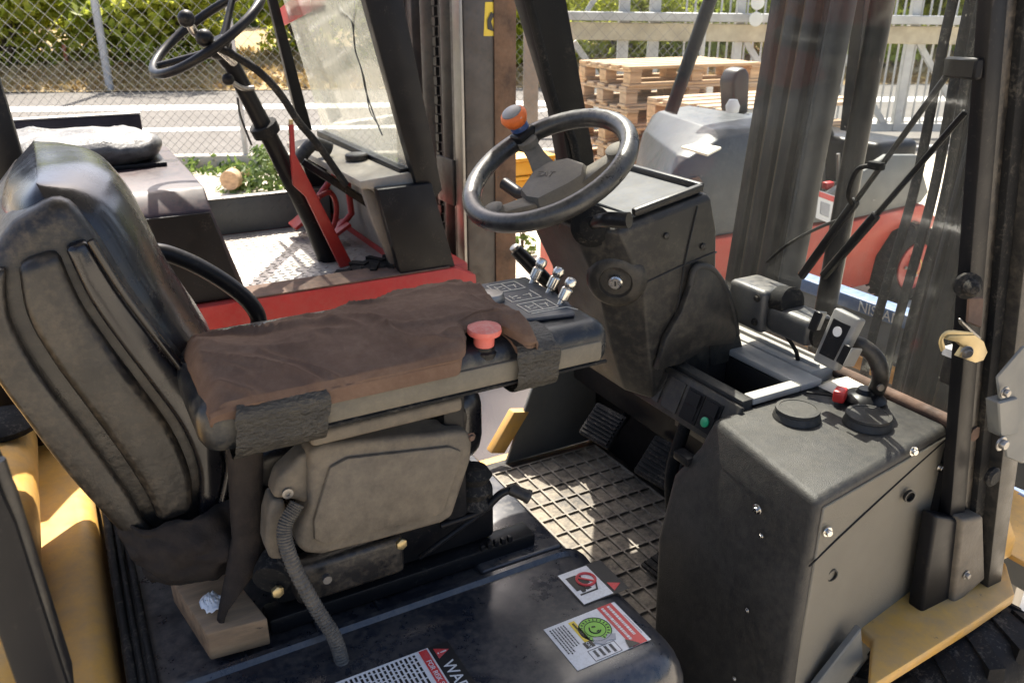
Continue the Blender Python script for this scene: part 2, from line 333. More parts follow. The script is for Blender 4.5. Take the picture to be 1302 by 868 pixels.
def leaves(name, items, mat, parent=None, kind=None):
    """items: (position, size, normal-ish vector, tone); each leaf a folded four-point blade"""
    vs_, fs, tn = [], [], []
    for p, s, n, t in items:
        n = n.normalized(); a = V((random.gauss(0,1), random.gauss(0,1), random.gauss(0,1))); a = (a-n*a.dot(n)).normalized(); b = n.cross(a)
        k = len(vs_); vs_ += [p-a*s, p+b*s*.48+n*s*.12, p+a*s, p-b*s*.48+n*s*.12]
        fs += [(k,k+1,k+2),(k,k+2,k+3)]; tn += [t]*4
    me = bpy.data.meshes.new(name); me.from_pydata(vs_, [], fs)
    at_ = me.attributes.new('tone', 'FLOAT', 'POINT'); at_.data.foreach_set('value', tn)
    o = link(name, me, mat, parent, smooth=False)
    if kind: o['kind'] = kind
    return o
def plant(name, label, cat, base, rx, rz, n, lm, leaf, group, trunk=0.0, seed=0, lobes=7):
    rnd = random.Random(seed); t = thing(name, label, cat, base, group); base = V(base)
    c0 = base+V((0,0,trunk)); L = []
    for k in range(lobes):
        a = rnd.uniform(0, 6.28); q = rnd.uniform(.1,.75); L.append((V((math.cos(a)*rx*q, math.sin(a)*rx*q, rz*rnd.uniform(.25 if trunk else .03,1.0))), rx*rnd.uniform(.32,.55)))
    items = []
    for k in range(n):
        c, r_ = rnd.choice(L); d = V((rnd.gauss(0,1), rnd.gauss(0,1), rnd.gauss(0,1))).normalized()
        q = rnd.random()**.4; p = c0+c+d*r_*q*V((1,1,1)).length/1.732
        p += V((fbm(p.x*1.5,p.y*1.5,p.z*1.5), fbm(p.y*1.5,p.z*1.5,p.x), fbm(p.z*1.5,p.x*1.5,p.y)))*.25*rx
        if p.z < base.z+.03: p.z = base.z+rnd.uniform(.03,.25)
        items.append((p, leaf*rnd.uniform(.6,1.25), (d+V((rnd.gauss(0,.6),rnd.gauss(0,.6),.5+rnd.gauss(0,.6)))), min(1,max(0,.5+.5*fbm(p.x*1.2,p.y*1.2,p.z*1.2)+rnd.gauss(0,.22)))))
    leaves('crown', items, lm, t)
    bm = bmesh.new()
    if trunk > 0:
        bm_tube(bm, [base-V((0,0,.1)), base+V((.05,0,trunk*.5)), c0+V((0,.1,rz*.4)), c0+V((.1,0,rz*.85))], [rx*.10,rx*.075,rx*.05,rx*.015], 8)
    for c, r_ in L:
        st = base+V((0,0,trunk*.8 if trunk else 0))
        bm_tube(bm, [st, st.lerp(c0+c, .5)+V((0,0,.1*rz)), c0+c], [rx*.03,rx*.02,rx*.006], 5)
    from_bm('trunk' if trunk else 'stems', bm, twig_m, t); return t
where = ['at the far left edge of the bank','left of the grey roadside post','just right of the grey roadside post','behind the old steering wheel of the red forklift',
 'seen through the red forklift windshield on its left','seen through the middle of the red forklift windshield','behind the red forklift mast','right of the red forklift mast',
 'above the pallet stack on the left','above the pallet stack on the right','behind the gate beam','seen through the gate bars','at the far right behind the gate']
for i in range(13):
    s = -12.6+i*1.95+random.uniform(-.3,.3); d = 19.9+random.uniform(-.4,.8); yel = i in (0,1,3,7,8)
    plant('roadside_bush', ('yellow green' if yel else 'green')+' leafy roadside bush '+where[i], 'bush', Gr(s,d,bank_z(s,d)-.05), 1.85, 2.0+random.random()*.8, 9500,
          leaf_y if yel else leaf_g, .11, 'bushes on the bank across the road', 0, i, 12)
tw = ['at the far left','behind the leftmost bushes','behind the grey roadside post','behind the red forklift windshield','behind the red forklift mast','above the pallets','behind the gate beam','behind the gate bars','at the far right']
for i in range(9):
    s = -19+i*4.6+random.uniform(-.6,.6); d = 33+random.uniform(-1.0,2.5)
    plant('dark_tree', 'dark green tree in the back row '+tw[i], 'tree', Gr(s,d,bank_z(s,d)-.1), 3.2, 5.6, 7000, leaf_d, .24, 'dark trees behind the bushes', .3, 50+i, 12)
it = []
for k in range(26000):
    s = random.uniform(-22,24); z = random.random()**1.2*5.5; d = 28.0+random.random()*1.5+z*.35+.8*fbm(s*.4,z*.4,2); p = Gr(s,d,.4+z)
    it.append((p, random.uniform(.10,.24), V((random.gauss(0,1),-1+random.gauss(0,.6),.5+random.gauss(0,.6))), min(1,max(0,.45+.7*fbm(s*.7,z*.7,9)+random.gauss(0,.15)))))
g = leaves('far_thicket', it, leaf_d, None, 'stuff'); g['label'] = 'dense dark green thicket filling the back of the bank'; g['category'] = 'thicket'
# dry grass on the bank and green weeds along the fence
it = []
for k in range(9000):
    s = random.uniform(-16,17); d = 17.3+random.random()**1.4*4; p = Gr(s,d,bank_z(s,d)+.05)
    it.append((p, random.uniform(.05,.13), V((random.gauss(0,1),random.gauss(0,1),.25)), min(1,max(0,random.gauss(.5,.3)))))
g = leaves('dry_grass', it, grass_m, None, 'stuff'); g['label'] = 'dry tawny grass covering the bank across the road'; g['category'] = 'grass'
it = []
for k in range(2600):
    s = random.uniform(-6,2.5); d = 8.75+random.gauss(0,.16); p = Gr(s,d,abs(random.gauss(0,.05))+.01)
    if fbm(s*1.3, d, 1) < -.05: continue
    it.append((p, random.uniform(.02,.05), V((random.gauss(0,1),random.gauss(0,1),.6)), random.random()))
g = leaves('verge_weeds', it, weed_m, None, 'stuff'); g['label'] = 'low green weeds growing along the foot of the wire fence'; g['category'] = 'weeds'
def weed(base, n, r_, h, label, seed):
    rnd = random.Random(seed); t = thing('weed_plant', label, 'plant', base); its = []
    for k in range(n):
        q = rnd.random(); a = rnd.uniform(0,6.28); rr = r_*rnd.random()**.5*(1-.5*q)
        its.append((V(base)+V((math.cos(a)*rr, math.sin(a)*rr, h*q)), rnd.uniform(.025,.055), V((math.cos(a),math.sin(a),.9+rnd.gauss(0,.4))), rnd.random()))
    leaves('foliage', its, weed_m, t)
    bm = bmesh.new()
    for k in range(6):
        a = k*1.05; bm_tube(bm, [V(base), V(base)+V((math.cos(a)*r_*.3, math.sin(a)*r_*.3, h*.9))], [.006,.002], 5)
    from_bm('stems', bm, twig_m, t)
weed((1.662,7.597,0), 420, .28, .42, 'leafy green weed by the fence left of the red forklift steering column', 1)
weed((1.454,7.944,0), 220, .22, .22, 'small pale green weed beside the round orange log end', 2)
weed((2.721,4.822,0), 60, .10, .30, 'thin weed on the sunlit gravel right of the red forklift mast', 3)
weed((9.294,7.593,-0), 70, .12, .2, 'tiny weed tuft at the foot of the steel gate', 4)
def stake(p, h, lab):
    b = V(p); t = box('marker_stake', (b.x-.035,b.x+.035), (b.y-.035,b.y+.035), (b.z-.1,b.z+h), M('stake_red',(.40,.13,.07),.8), None, .01)
    t['label'] = lab; t['category'] = 'stake'; t['group'] = 'stakes on the bank'
p = Gr(-9.4,19.3,0); stake((p.x,p.y,.35), .42, 'short rust red stake in the dry grass nearer the grey roadside post')
p = Gr(-11.3,19.3,0); stake((p.x,p.y,.35), .42, 'short rust red stake in the dry grass near the left edge of the photo')
for k, (s, d, q) in enumerate(((-5.9,18.9,.22),(-5.5,18.8,.15))):
    b = Gr(s,d,bank_z(s,d)); bm = bmesh.new(); bmesh.ops.create_icosphere(bm, subdivisions=2, radius=q)
    for v in bm.verts: v.co = b+v.co*(1+.35*fbm(v.co.x*6+k, v.co.y*6, v.co.z*6))*1.0
    tag(from_bm('pale_rock', bm, conc_m, None, 30), ('larger' if k == 0 else 'smaller')+' pale rock lying on the dry bank', 'rock', 'pale rocks on the bank')

# ---- grey post across the road
b = Gr(-7.75,17.35,0)
tag(tube('roadside_post', [b, b+V((0,0,4))], .075, galv_m, None, 12), 'grey round steel post standing across the road in front of the bushes', 'post')

# ---- chain link fence on a low concrete kerb
fe = thing('wire_fence', 'chain link wire fence on a low concrete kerb beside the road', 'fence', Gr(-4,9.0))
box('kerb', (-14,2.2), (8.92,9.08), (0,.14), conc_m, fe, .012, M=Matrix(((RT.x,AZ.x+0,0,0),(RT.y,AZ.y,0,0),(0,0,1,0),(0,0,0,1))) @ Matrix(((1,0,0,0),(ROADK,1,0,0),(0,0,1,0),(0,0,0,1))))
for s in (-12.4,-9.6,-6.9,-2.78,-.3,2.0):
    tube('fence_post', [Gr(s,9,.0), Gr(s,9,2.5)], .028, galv_m, fe, 10)
bm = bmesh.new()
def wires(s0, s1, z0, z1, st, th):
    H = z1-z0; s = s0-H
    while s < s1+H:
        for sg in (1,-1):
            a, b_ = (s, z0), (s+sg*H, z1)
            ps = []
            for q in range(0, 9):
                t = q/8; x = a[0]+(b_[0]-a[0])*t; z = a[1]+(b_[1]-a[1])*t
                if s0 <= x <= s1: ps.append(Gr(x, 9.0+.006*sg, z))
            if len(ps) > 1: bm_bar(bm, ps[0], ps[-1], th, th, up=AZ)
        s += st
wires(-13, 2.0, .12, 1.20, .088, .0034)
for z in (.13,2.4): bm_bar(bm, Gr(-13,9,z), Gr(2.0,9,z), .006, .006)
o = from_bm('wire_mesh', bm, wire_m, fe, smooth=False); o['kind'] = 'stuff'
bm = bmesh.new(); wires(-13, 2.0, 1.2, 2.45, .15, .0034)
o = from_bm('wire_mesh', bm, wire_m, fe, smooth=False); o['kind'] = 'stuff'

# ---- round log end by the kerb
b = V((1.336,7.754,0.09))
lathe('log_offcut', [(.085,0),(.09,.02),(.09,.36),(.085,.38)], b+AZ*.0+V((0,0,.03)), AZ, wood_m, None, 18)
tag(bpy.data.objects['log_offcut'], 'short round orange log end lying by the fence kerb', 'log')

# ---- sliding gate of steel bars
gt = thing('sliding_gate', 'galvanised sliding gate with a thick beam, thin upright bars and diagonal braces', 'gate', G(3,10.7))
def gbar(name, s0, z0, s1, z1, w_, h_, d=10.7, up=None, mat=galv_m): return bar(name, G(s0,d,z0), G(s1,d,z1), w_, h_, mat, gt, up or AZ, .004)
bar('beam', G(.25,10.55,1.46), G(9,10.55,1.36), .14, .10, galv_m, gt, (0,0,1), .01)
bar('beam', G(.25,10.62,1.29), G(9,10.62,1.19), .10, .20, M('beam_face',(.44,.38,.27),.7,dust=.4,dcol=(.3,.25,.18)), gt, (0,0,1), .01)
bar('bottom_rail', G(.25,10.7,.14), G(9,10.7,.14), .08, .10, galv_m, gt)
for s in (2.75,4.85,6.9): gbar('upright', s, .1, s, 2.6, .10, .10)
for s in (1.35,1.72): gbar('upright', s, .1, s, 2.6, .13, .10)
for s0 in (.75,2.85,3.95,4.95,5.95): gbar('brace', s0, 1.16, s0+.75, .18, .07, .05)
gbar('brace', .9, 1.5, 1.6, 2.6, .06, .05)
for k in range(54):
    s = 2.1+k*.105
    if s > 7.6: break
    gbar('gate_bar', s, .16, s, 2.6, .022, .022)
tag(bar('gate_guide_post', G(.2,9.2,0), G(.2,9.2,1.48), .16, .14, M('guide_post_paint',(.24,.20,.16),.6,metal=.2,dust=.4), None, AZ, .01), 'brown grey square guide post right of the red forklift mast', 'post')
# round tags hanging on the gate
for k, z in enumerate((1.60,1.42)):
    lathe('reflector_disc', [(.075,0),(.08,.004),(.08,.012),(.075,.016)], G(2.86,10.40,z), -AZ, M('disc_white',(.62,.62,.58),.4,var=.1), gt, 20)

# ---- pallets
def pallet_meshes():
    d = {}
    for nm, sx, sy, sz in (('deck_board',1.2,.118,.022),('block',.10,.10,.078),('cross_board',.10,.8,.022)):
        bm = bmesh.new(); bm_box(bm, (-sx/2,sx/2), (-sy/2,sy/2), (0,sz)); bmesh.ops.recalc_face_normals(bm, faces=bm.faces); bevel(bm, .004, 1)
        for mt, sfx in ((wood_m,'a'),(woodg_m,'b')):
            me = bpy.data.meshes.new(nm); bm.to_mesh(me); me.materials.append(mt); d[nm+sfx] = me
        bm.free()
    return d
PM = pallet_meshes()
def pallet(loc, rz, label, grey=False, group='stacked wooden pallets'):
    t = thing('wooden_pallet', label, 'pallet', loc, group); Mx = Matrix.Translation(loc) @ Matrix.Rotation(rz, 4, 'Z')
    sx = 'b' if grey else 'a'
    def put(nm, x, y, z):
        o = bpy.data.objects.new(nm, PM[nm+(sx if random.random() < .8 else ('a' if grey else 'b'))]); COL.objects.link(o); setparent(o, t)
        o.location = Mx @ V((x+random.uniform(-.008,.008), y+random.uniform(-.004,.004), z)); o.rotation_euler = (0,0,rz+random.uniform(-.008,.008))
    for y in (-.341,0,.341): put('deck_board', 0, y, 0)
    for y in (-.341,0,.341):
        for x in (-.55,0,.55): put('block', x, y, .0225)
    for x in (-.55,0,.55): put('cross_board', x, 0, .101)
    for y in (-.341,-.17,0,.17,.341): put('deck_board', 0, y, .1235)
SP = G(1.25, 6.95); words = ['bottom','second from the bottom','third from the bottom','fourth from the bottom','fourth from the top','third from the top','second from the top','top']
for k in range(8):
    pallet((SP.x+random.uniform(-.02,.02), SP.y+random.uniform(-.02,.02), .004+k*.1465), R(-5)+random.uniform(-.03,.03), 'wooden pallet in the tall stack behind the steering wheel, '+words[k]+' of eight', k in (2,5,6))
SP2 = G(1.62, 5.62); w2 = ['bottom','second','third','fourth','fifth','sixth','topmost']
for k in range(7):
    pallet((SP2.x, SP2.y, .004+k*.1465), R(-4)+random.uniform(-.03,.03), 'wooden pallet in the lower stack behind the grey truck, '+w2[k]+' of seven counted upwards', k % 2 == 0)
# ---- stacked yellow crates on the yard
crate_m = M('yellow_crate_plastic', (.62,.33,.03), .5, var=.12)
CB = V((3.42,6.066,0))
for k in range(3):
    t = thing('yellow_crate', 'yellow plastic crate behind the red forklift mast, '+('bottom','middle','top')[k]+' of its stack', 'crate', (CB.x,CB.y,k*.15), 'yellow crates stacked on the yard')
    box('bin', (CB.x-.2,CB.x+.2), (CB.y-.2,CB.y+.2), (k*.15+.002,k*.15+.115), crate_m, t, .012)
    box('rim', (CB.x-.215,CB.x+.215), (CB.y-.215,CB.y+.215), (k*.15+.117,k*.15+.148), crate_m, t, .008)

# ================================================================ YELLOW FORKLIFT (foreground)
YF = thing('yellow_forklift', 'yellow forklift in the foreground with open black cab, worn seat and dusty dashboard', 'forklift', (.6,1.17,0))
def gridpart(name, fn, nu, nv, mat, parent, ang=60, solid=0.0):
    vs_ = [fn(i/(nu-1), j/(nv-1)) for j in range(nv) for i in range(nu)]
    fs = [(j*nu+i, j*nu+i+1, (j+1)*nu+i+1, (j+1)*nu+i) for j in range(nv-1) for i in range(nu-1)]
    me = bpy.data.meshes.new(name); me.from_pydata(vs_, [], fs); o = link(name, me, mat, parent, ang)
    if solid:
        md = o.modifiers.new('thickness', 'SOLIDIFY'); md.thickness = solid; md.offset = -1
    return o
def bolt(p, axis, r, parent, mat=None, name='bolt'):
    return lathe(name, [(r*1.35,0),(r*1.4,r*.25),(r*1.3,r*.35),(r*.86,r*.36),(r*.86,r*1.0),(r*.75,r*1.15)], p, axis, mat or chrome_m, parent, 12)

# ---- chassis
ch = box('chassis', (-.02,1.22), (.72,1.62), (.30,.462), yellow_m, YF, .01)
prism('side_plate', [(.93,.577),(1.20,.590),(1.33,.600),(1.40,.66),(1.40,.80),(1.04,.80),(1.02,.645)], 'z', .640, .664, yellow_m, YF, .005)
prism('side_plate', [(.55,1.66),(1.40,1.66),(1.40,1.76),(.55,1.76)], 'z', .440, .463, yellow_m, YF, .005)
prism('front_gusset', [(1.28,.681),(1.40,.681),(1.40,.72),(1.30,.86)], 'y', .655, .675, yellow_m, YF, .003)
prism('front_wing', [(1.402,.60),(1.62,.66),(1.62,.80),(1.402,.80)], 'z', .672, .684, yellow_m, YF, .003)
prism('inner_step', [(0.852,0.531),(0.894,0.519),(0.969,0.624),(0.922,0.635)], 'y', 1.672, 1.70, yellow_m, YF, .004)
cw = box('counterweight', (-1.1,-.052), (.63,1.71), (.25,.815), yellow_m, YF, .03, 4)
box('raised_back', (-1.1,-.128), (.66,1.69), (.80,.925), yellow_m, cw, .05, 5)
bolt(V((-0.161,1.565,0.925)), (0,0,1), .016, cw, rubber_m, 'deck_plug')
lathe('lifting_eye_cover', [(.055,0),(.06,.012),(.05,.022),(.02,.026)], V((-0.167,1.555,0.925)), (0,0,1), rubber_m, cw, 20)
# front drive wheel
def tyre_wheel(cx, cy, cz, r, wd, parent, hubmat, side=-1, lugs=26, name='wheel'):
    prof = [(r*.62,0),(r*.66,-.012*r),(r*.86,.0),(r*.95,wd*.08),(r,wd*.2),(r,wd*.8),(r*.95,wd*.92),(r*.6,wd)]
    t = lathe(name, prof, (cx, cy, cz), (0,-side,0), rubber_m, parent, 40)
    bm = bmesh.new()
    for k in range(lugs):
        a = 2*math.pi*k/lugs
        for sg in (0,1):
            a2 = a+(math.pi/lugs if sg else 0); Mx = Matrix.Translation((cx, cy-side*wd*(.26 if not sg else .74), cz)) @ Matrix.Rotation(a2, 4, 'Y') @ Matrix.Translation((r*.985,0,0)) @ Matrix.Rotation(R(28 if sg else -28), 4, 'X')
            bm_box(bm, (-.02*r/.3,.010), (-wd*.24,wd*.24), (-.013,.013), Mx)
    from_bm('tread', bm, rubber_m, t)
    lathe('rim', [(r*.60,.0),(r*.60,-.01),(r*.52,.012),(r*.40,.02),(r*.20,.0),(r*.18,-.02),(.001,-.022)], (cx, cy+side*.001, cz), (0,-side,0), hubmat, t, 28)
    for k in range(6):
        a = k*math.pi/3; bolt(V((cx+math.cos(a)*r*.3, cy+side*.004, cz+math.sin(a)*r*.3)), (0,side,0), r*.035, t, steel_m, 'wheel_nut')
    return t
tyre_wheel(1.235, .515, .315, .315, .19, YF, steel_m)

# ---- hood under the seat
def hood_ring(x, dz, dy):
    y0, y1 = .632+dy, 1.66-dy
    P = [(y0,.46),(y0,.775-dz)]
    for k in range(1,5):
        a = k/4*math.pi/2; P.append((y0+.045*(1-math.cos(a)), .775-dz+.045*math.sin(a)))
    P += [(.86,.82-dz),(.893,.8205-dz),(.898,.827-dz),(.906,.827-dz),(.911,.819-dz),(.918,.806-dz),(1.2,.805-dz),(1.6,.805-dz),(y1,.78-dz),(y1,.46)]
    return [(x, y, z) for y, z in P]
rings = [hood_ring(-.044,.004,0), hood_ring(-.04,0,0)] + [hood_ring(-.03+.6*k/4,0,0) for k in range(5)]
for k in range(1,8):
    a = k/7*math.pi/2; rings.append(hood_ring(.57+.072*math.sin(a), .072*(1-math.cos(a)), .05*(1-math.cos(a))))
hood = loft('hood', rings, hood_m, YF, ang=50)
prism('raised_pad', [(.455,.925),(.60,.925),(.60,1.45),(.47,1.45)], 'z', .80, .816, hood_m, hood, .006, 3)
for k, (x, r_) in enumerate(((-.036,.006),(-.024,.004),(-.012,.005))):
    tube('seal_strip', [(x,.66,.816),(x,1.64,.816)], r_, rubber_m, hood, 8)
for x in (.10,.20,.29): box('panel_rib', (x,x+.004), (.925,1.0), (.804,.810), hood_m, hood, .001)

# ---- decals on the hood: right = -Y, up = +X
def decal(parent, O, e_r, e_u, nrm, u0, u1, v0, v1, lift, mat, name='print_block', th=.0004):
    O = V(O); e_r = V(e_r); e_u = V(e_u); n = V(nrm)
    q = [O+e_r*a+e_u*b+n*lift for a, b in ((u0,v0),(u1,v0),(u1,v1),(u0,v1))]
    return loft(name, [q, [p+n*th for p in q]], mat, parent)
def poly_decal(parent, O, e_r, e_u, nrm, pts, lift, mat, name, th=.0004):
    q = [V(O)+V(e_r)*a+V(e_u)*b+V(nrm)*lift for a, b in pts]
    return loft(name, [q, [p+V(nrm)*th for p in q]], mat, parent)
def text(parent, body, O, e_r, e_u, size, mat, name='lettering', ext=.0003, align='LEFT'):
    cu = bpy.data.curves.new('lettering', 'FONT'); cu.body = body; cu.size = size; cu.extrude = ext; cu.align_x = align
    o = bpy.data.objects.new('tmp', cu); COL.objects.link(o); dg = bpy.context.evaluated_depsgraph_get()
    me = bpy.data.meshes.new_from_object(o.evaluated_get(dg)); bpy.data.objects.remove(o)
    e_r = V(e_r).normalized(); e_u = V(e_u).normalized(); n = e_r.cross(e_u)
    Mx = Matrix(((e_r.x,e_u.x,n.x,O[0]),(e_r.y,e_u.y,n.y,O[1]),(e_r.z,e_u.z,n.z,O[2]),(0,0,0,1))); me.transform(Mx)
    me.materials.clear(); return link(name, me, mat, parent, smooth=False)
def textlines(parent, O, e_r, e_u, n, u0, u1, v0, v1, rows, mat, lift, vertical=False):
    bm = bmesh.new(); O = V(O); e_r = V(e_r); e_u = V(e_u); n = V(n)
    for k in range(rows):
        v = v1-(k+.5)*(v1-v0)/rows; h = (v1-v0)/rows*.26; u = u0; end = u1-random.uniform(0,.25)*(u1-u0)
        while u < end:
            wd = random.uniform(.02,.07)*(u1-u0)
            q = [O+e_r*a+e_u*b+n*lift for a, b in ((u,v-h),(min(u+wd,end),v-h),(min(u+wd,end),v+h),(u,v+h))]
            bm.faces.new([bm.verts.new(p) for p in q]); u += wd+.012*(u1-u0)
    return from_bm('fine_print', bm, mat, parent, smooth=False)
ER, EU, EN = (0,-1,0), (1,0,0), (0,0,1)
# prohibition sticker
O1 = (.545,.858,.8206)
s1 = decal(hood, O1, ER, EU, EN, 0,.076, 0,.080, .0002, stk_m, 'passenger_ban_sticker')
decal(s1, O1, ER, EU, EN, .002,.074, .002,.053, .0008, stw_m, 'white_field')
poly_decal(s1, O1, ER, EU, EN, [(.014,.008),(.046,.008),(.046,.014),(.052,.014),(.052,.02),(.040,.026),(.038,.036),(.030,.036),(.026,.030),(.018,.032),(.014,.024)], .0014, stk_m, 'truck_pictogram')
poly_decal(s1, O1, ER, EU, EN, [(.054,.008),(.057,.008),(.057,.038),(.040,.046),(.039,.044),(.054,.036)], .0014, stk_m, 'mast_pictogram')
poly_decal(s1, O1, ER, EU, EN, [(.044,.020),(.050,.024),(.049,.032),(.044,.030)], .0014, stk_m, 'driver_pictogram')
bm = bmesh.new(); c = V(O1)+V((.034,-.030,.0022)); pts = [c+V((math.cos(a)*.014, math.sin(a)*.014, 0)) for a in [k*2*math.pi/24 for k in range(24)]]
bm_tube(bm, pts, .0022, 6, True, up=(0,0,1)); bm_bar(bm, c+V((-.010,.010,0)), c+V((.010,-.010,0)), .003, .001); from_bm('ban_ring', bm, str_m, s1)
poly_decal(s1, O1, ER, EU, EN, [(.050,.058),(.070,.058),(.060,.075)], .0008, str_m, 'warning_triangle')
# service sticker
O2 = (.470,.768,.8206)
s2 = decal(hood, O2, ER, EU, EN, 0,.086, 0,.118, .0002, stw_m, 'service_sticker')
decal(s2, O2, ER, EU, EN, .0,.086, .088,.112, .0008, str_m, 'red_band')
for k, (v, sz) in enumerate(((.103,.0075),(.093,.0075))): text(s2, 'Controlez avant', (O2[0]+v,O2[1]-.004,O2[2]+.0016), ER, EU, sz, stw_m) if False else textlines(s2, O2, ER, EU, EN, .004,.078, v-.003,v+.005, 1, stw_m, .0016)
c = V(O2)+V((.062,-.034,.0008))
lathe('green_stamp', [(.0235,0),(.0235,.0004)], c, EN, stg_m, s2, 28)
bm = bmesh.new()
for rr in (.0228,.0150): bm_tube(bm, [c+V((math.cos(a)*rr, math.sin(a)*rr,.0006)) for a in [k*2*math.pi/28 for k in range(28)]], .0006, 5, True, up=(0,0,1))
for k in range(22):
    a = k*2*math.pi/22; d = V((math.cos(a),math.sin(a),0)); bm_bar(bm, c+d*.0172+V((0,0,.0006)), c+d*.0205+V((0,0,.0006)), .0014, .0006)
bm_tube(bm, [c+V((math.cos(a)*.008, math.sin(a)*.008,.0008)) for a in [2.3+k*.3 for k in range(12)]], .0010, 5)
bm_bar(bm, c+V((.003,.004,.0008)), c+V((-.002,.006,.0008)), .0018, .0008); bm_bar(bm, c+V((.004,-.004,.0008)), c+V((.0,-.005,.0008)), .0018, .0008)
from_bm('stamp_rings', bm, stk_m, s2)
poly_decal(s2, O2, ER, EU, EN, [(.046,.050),(.056,.046),(.064,.056),(.060,.066),(.064,.076),(.054,.082),(.050,.072),(.056,.064),(.050,.060)], .0014, stgr_m, 'grey_smear')
decal(s2, O2, ER, EU, EN, .006,.048, .036,.0455, .0008, sty_m, 'yellow_band'); decal(s2, O2, ER, EU, EN, .0485,.060, .032,.0455, .0008, stk_m, 'black_tab')
textlines(s2, O2, ER, EU, EN, .010,.046, .038,.044, 1, stk_m, .0016)
text(s2, 'CAT', (O2[0]+.036,O2[1]-.0492,O2[2]+.0013), ER, EU, .0058, stw_m)
bm = bmesh.new()
for a, b in (((.064,.030),(.084,.030)),((.084,.030),(.084,.072)),((.064,.072),(.084,.072)),((.064,.030),(.064,.072))):
    bm_bar(bm, V(O2)+V((a[1],-a[0],.001)), V(O2)+V((b[1],-b[0],.001)), .0006, .0004)
from_bm('text_frame', bm, stk_m, s2)
textlines(s2, O2, ER, EU, EN, .006,.060, .004,.030, 6, stk_m, .0008); textlines(s2, O2, ER, EU, EN, .066,.082, .034,.068, 4, stk_m, .0008)
textlines(s2, O2, ER, EU, EN, .03,.075, .113,.117, 1, stgr_m, .0008)
poly_decal(s2, O2, ER, EU, EN, [(.070,.086),(.086,.082),(.086,.100),(.078,.094)], .0018, stk_m, 'torn_patch')
# warning sticker, running out of the frame
O3 = (.175,.812,.8206)
s3 = decal(hood, O3, ER, EU, EN, 0,.17, 0,.170, .0002, stk_m, 'warning_sticker')
decal(s3, O3, ER, EU, EN, .0,.17, .0,.141, .0008, stw_m, 'white_field'); decal(s3, O3, ER, EU, EN, .002,.168, .127,.1385, .0014, str_m, 'red_band')
textlines(s3, O3, ER, EU, EN, .004,.165, .005,.122, 19, stk_m, .0014)
poly_decal(s3, O3, ER, EU, EN, [(.005,.147),(.025,.147),(.015,.165)], .0008, str_m, 'warning_triangle')
text(s3, '!', (O3[0]+.1485,O3[1]-.0135,O3[2]+.0013), ER, EU, .018, stw_m); text(s3, 'WARNING', (O3[0]+.1465,O3[1]-.034,O3[2]+.0008), ER, EU, .023, stw_m)
text(s3, 'FOR RISK SAFETY', (O3[0]+.1295,O3[1]-.022,O3[2]+.0019), ER, EU, .0095, stw_m)

# ---- cab floor, mat, footwell
fl = box('cab_floor', (.62,1.24), (.68,1.70), (.464,.484), plas_m, YF, .003)
bm = bmesh.new(); bm_box(bm, (.655,1.16), (.90,1.64), (.485,.490))
fm = from_bm('foot_mat', bm, mat_m, YF); bm = bmesh.new()
for k in range(15): x = .664+k*.035; bm_box(bm, (x-.0022,x+.0022), (.905,1.635), (.4902,.4955))
for k in range(13): y = .91+k*.0603; bm_box(bm, (.66,1.155), (y-.0022,y+.0022), (.4904,.4953))
from_bm('mat_ribs', bm, M('mat_rib_rubber', (.07,.063,.053), .6, dust=.8, dcol=(.46,.41,.33), dscale=6, up=0, dlo=.40), fm, smooth=False)
box('front_wall', (1.18,1.215), (.68,1.70), (.484,.95), black_m, YF, .004)
lw = slab('left_wall_panel', [(.90,1.685,.486),(1.18,1.685,.486),(1.18,1.685,.80),(1.02,1.685,.80)], .01, dgrey_m, YF)
def pedal(c, w_, h_, tilt, yaw, name='pedal'):
    Mx = Matrix.Translation(c) @ Matrix.Rotation(R(yaw), 4, 'Z') @ Matrix.Rotation(R(tilt), 4, 'Y')
    p = box(name, (-h_/2,h_/2), (-w_/2,w_/2), (-.012,.0), rubber_m, YF, .006, 2, Mx)
    bm = bmesh.new()
    for k in range(8):
        x = -h_/2+.010+k*(h_-.02)/7; bm_box(bm, (x-.0022,x+.0022), (-w_/2+.006,w_/2-.006), (-.002,.005), Mx)
    from_bm('grip_rib', bm, rubber_m, p)
    tube('pedal_arm', [Mx @ V((0,0,-.012)), Mx @ V((.04,0,-.06)), V((1.19, c[1]+.01, c[2]+.10))], .011, black_m, p, 8)
pedal(V((1.03,1.434,0.682)), .105, .09, -48, 8); pedal(V((1.05,1.228,0.679)), .115, .10, -48, 8)
pb = V((1.008,1.105,0.53)); pedal(pb, .075, .15, -12, 4, 'accelerator')

# ---- overhead guard
guard_m = black_m
prism('front_pillar', [(0.926,2.015),(0.951,2.02),(1.27,0.613),(1.224,0.632)], 'y', 0.657, 0.677, guard_m, YF, .002)
prism('glass_channel', [(0.951,2.02),(0.981,2.025),(1.291,0.614),(1.268,0.623)], 'y', 0.663, 0.685, shell_m, YF, .002)
prism('door_seal', [(0.981,2.025),(1.007,2.03),(1.314,0.614),(1.289,0.624)], 'y', 0.653, 0.677, rubber_m, YF, .002)
prism('outer_pillar', [(1.007,2.03),(1.076,2.043),(1.352,0.617),(1.31,0.633)], 'y', 0.633, 0.677, plas_m, YF, .002)

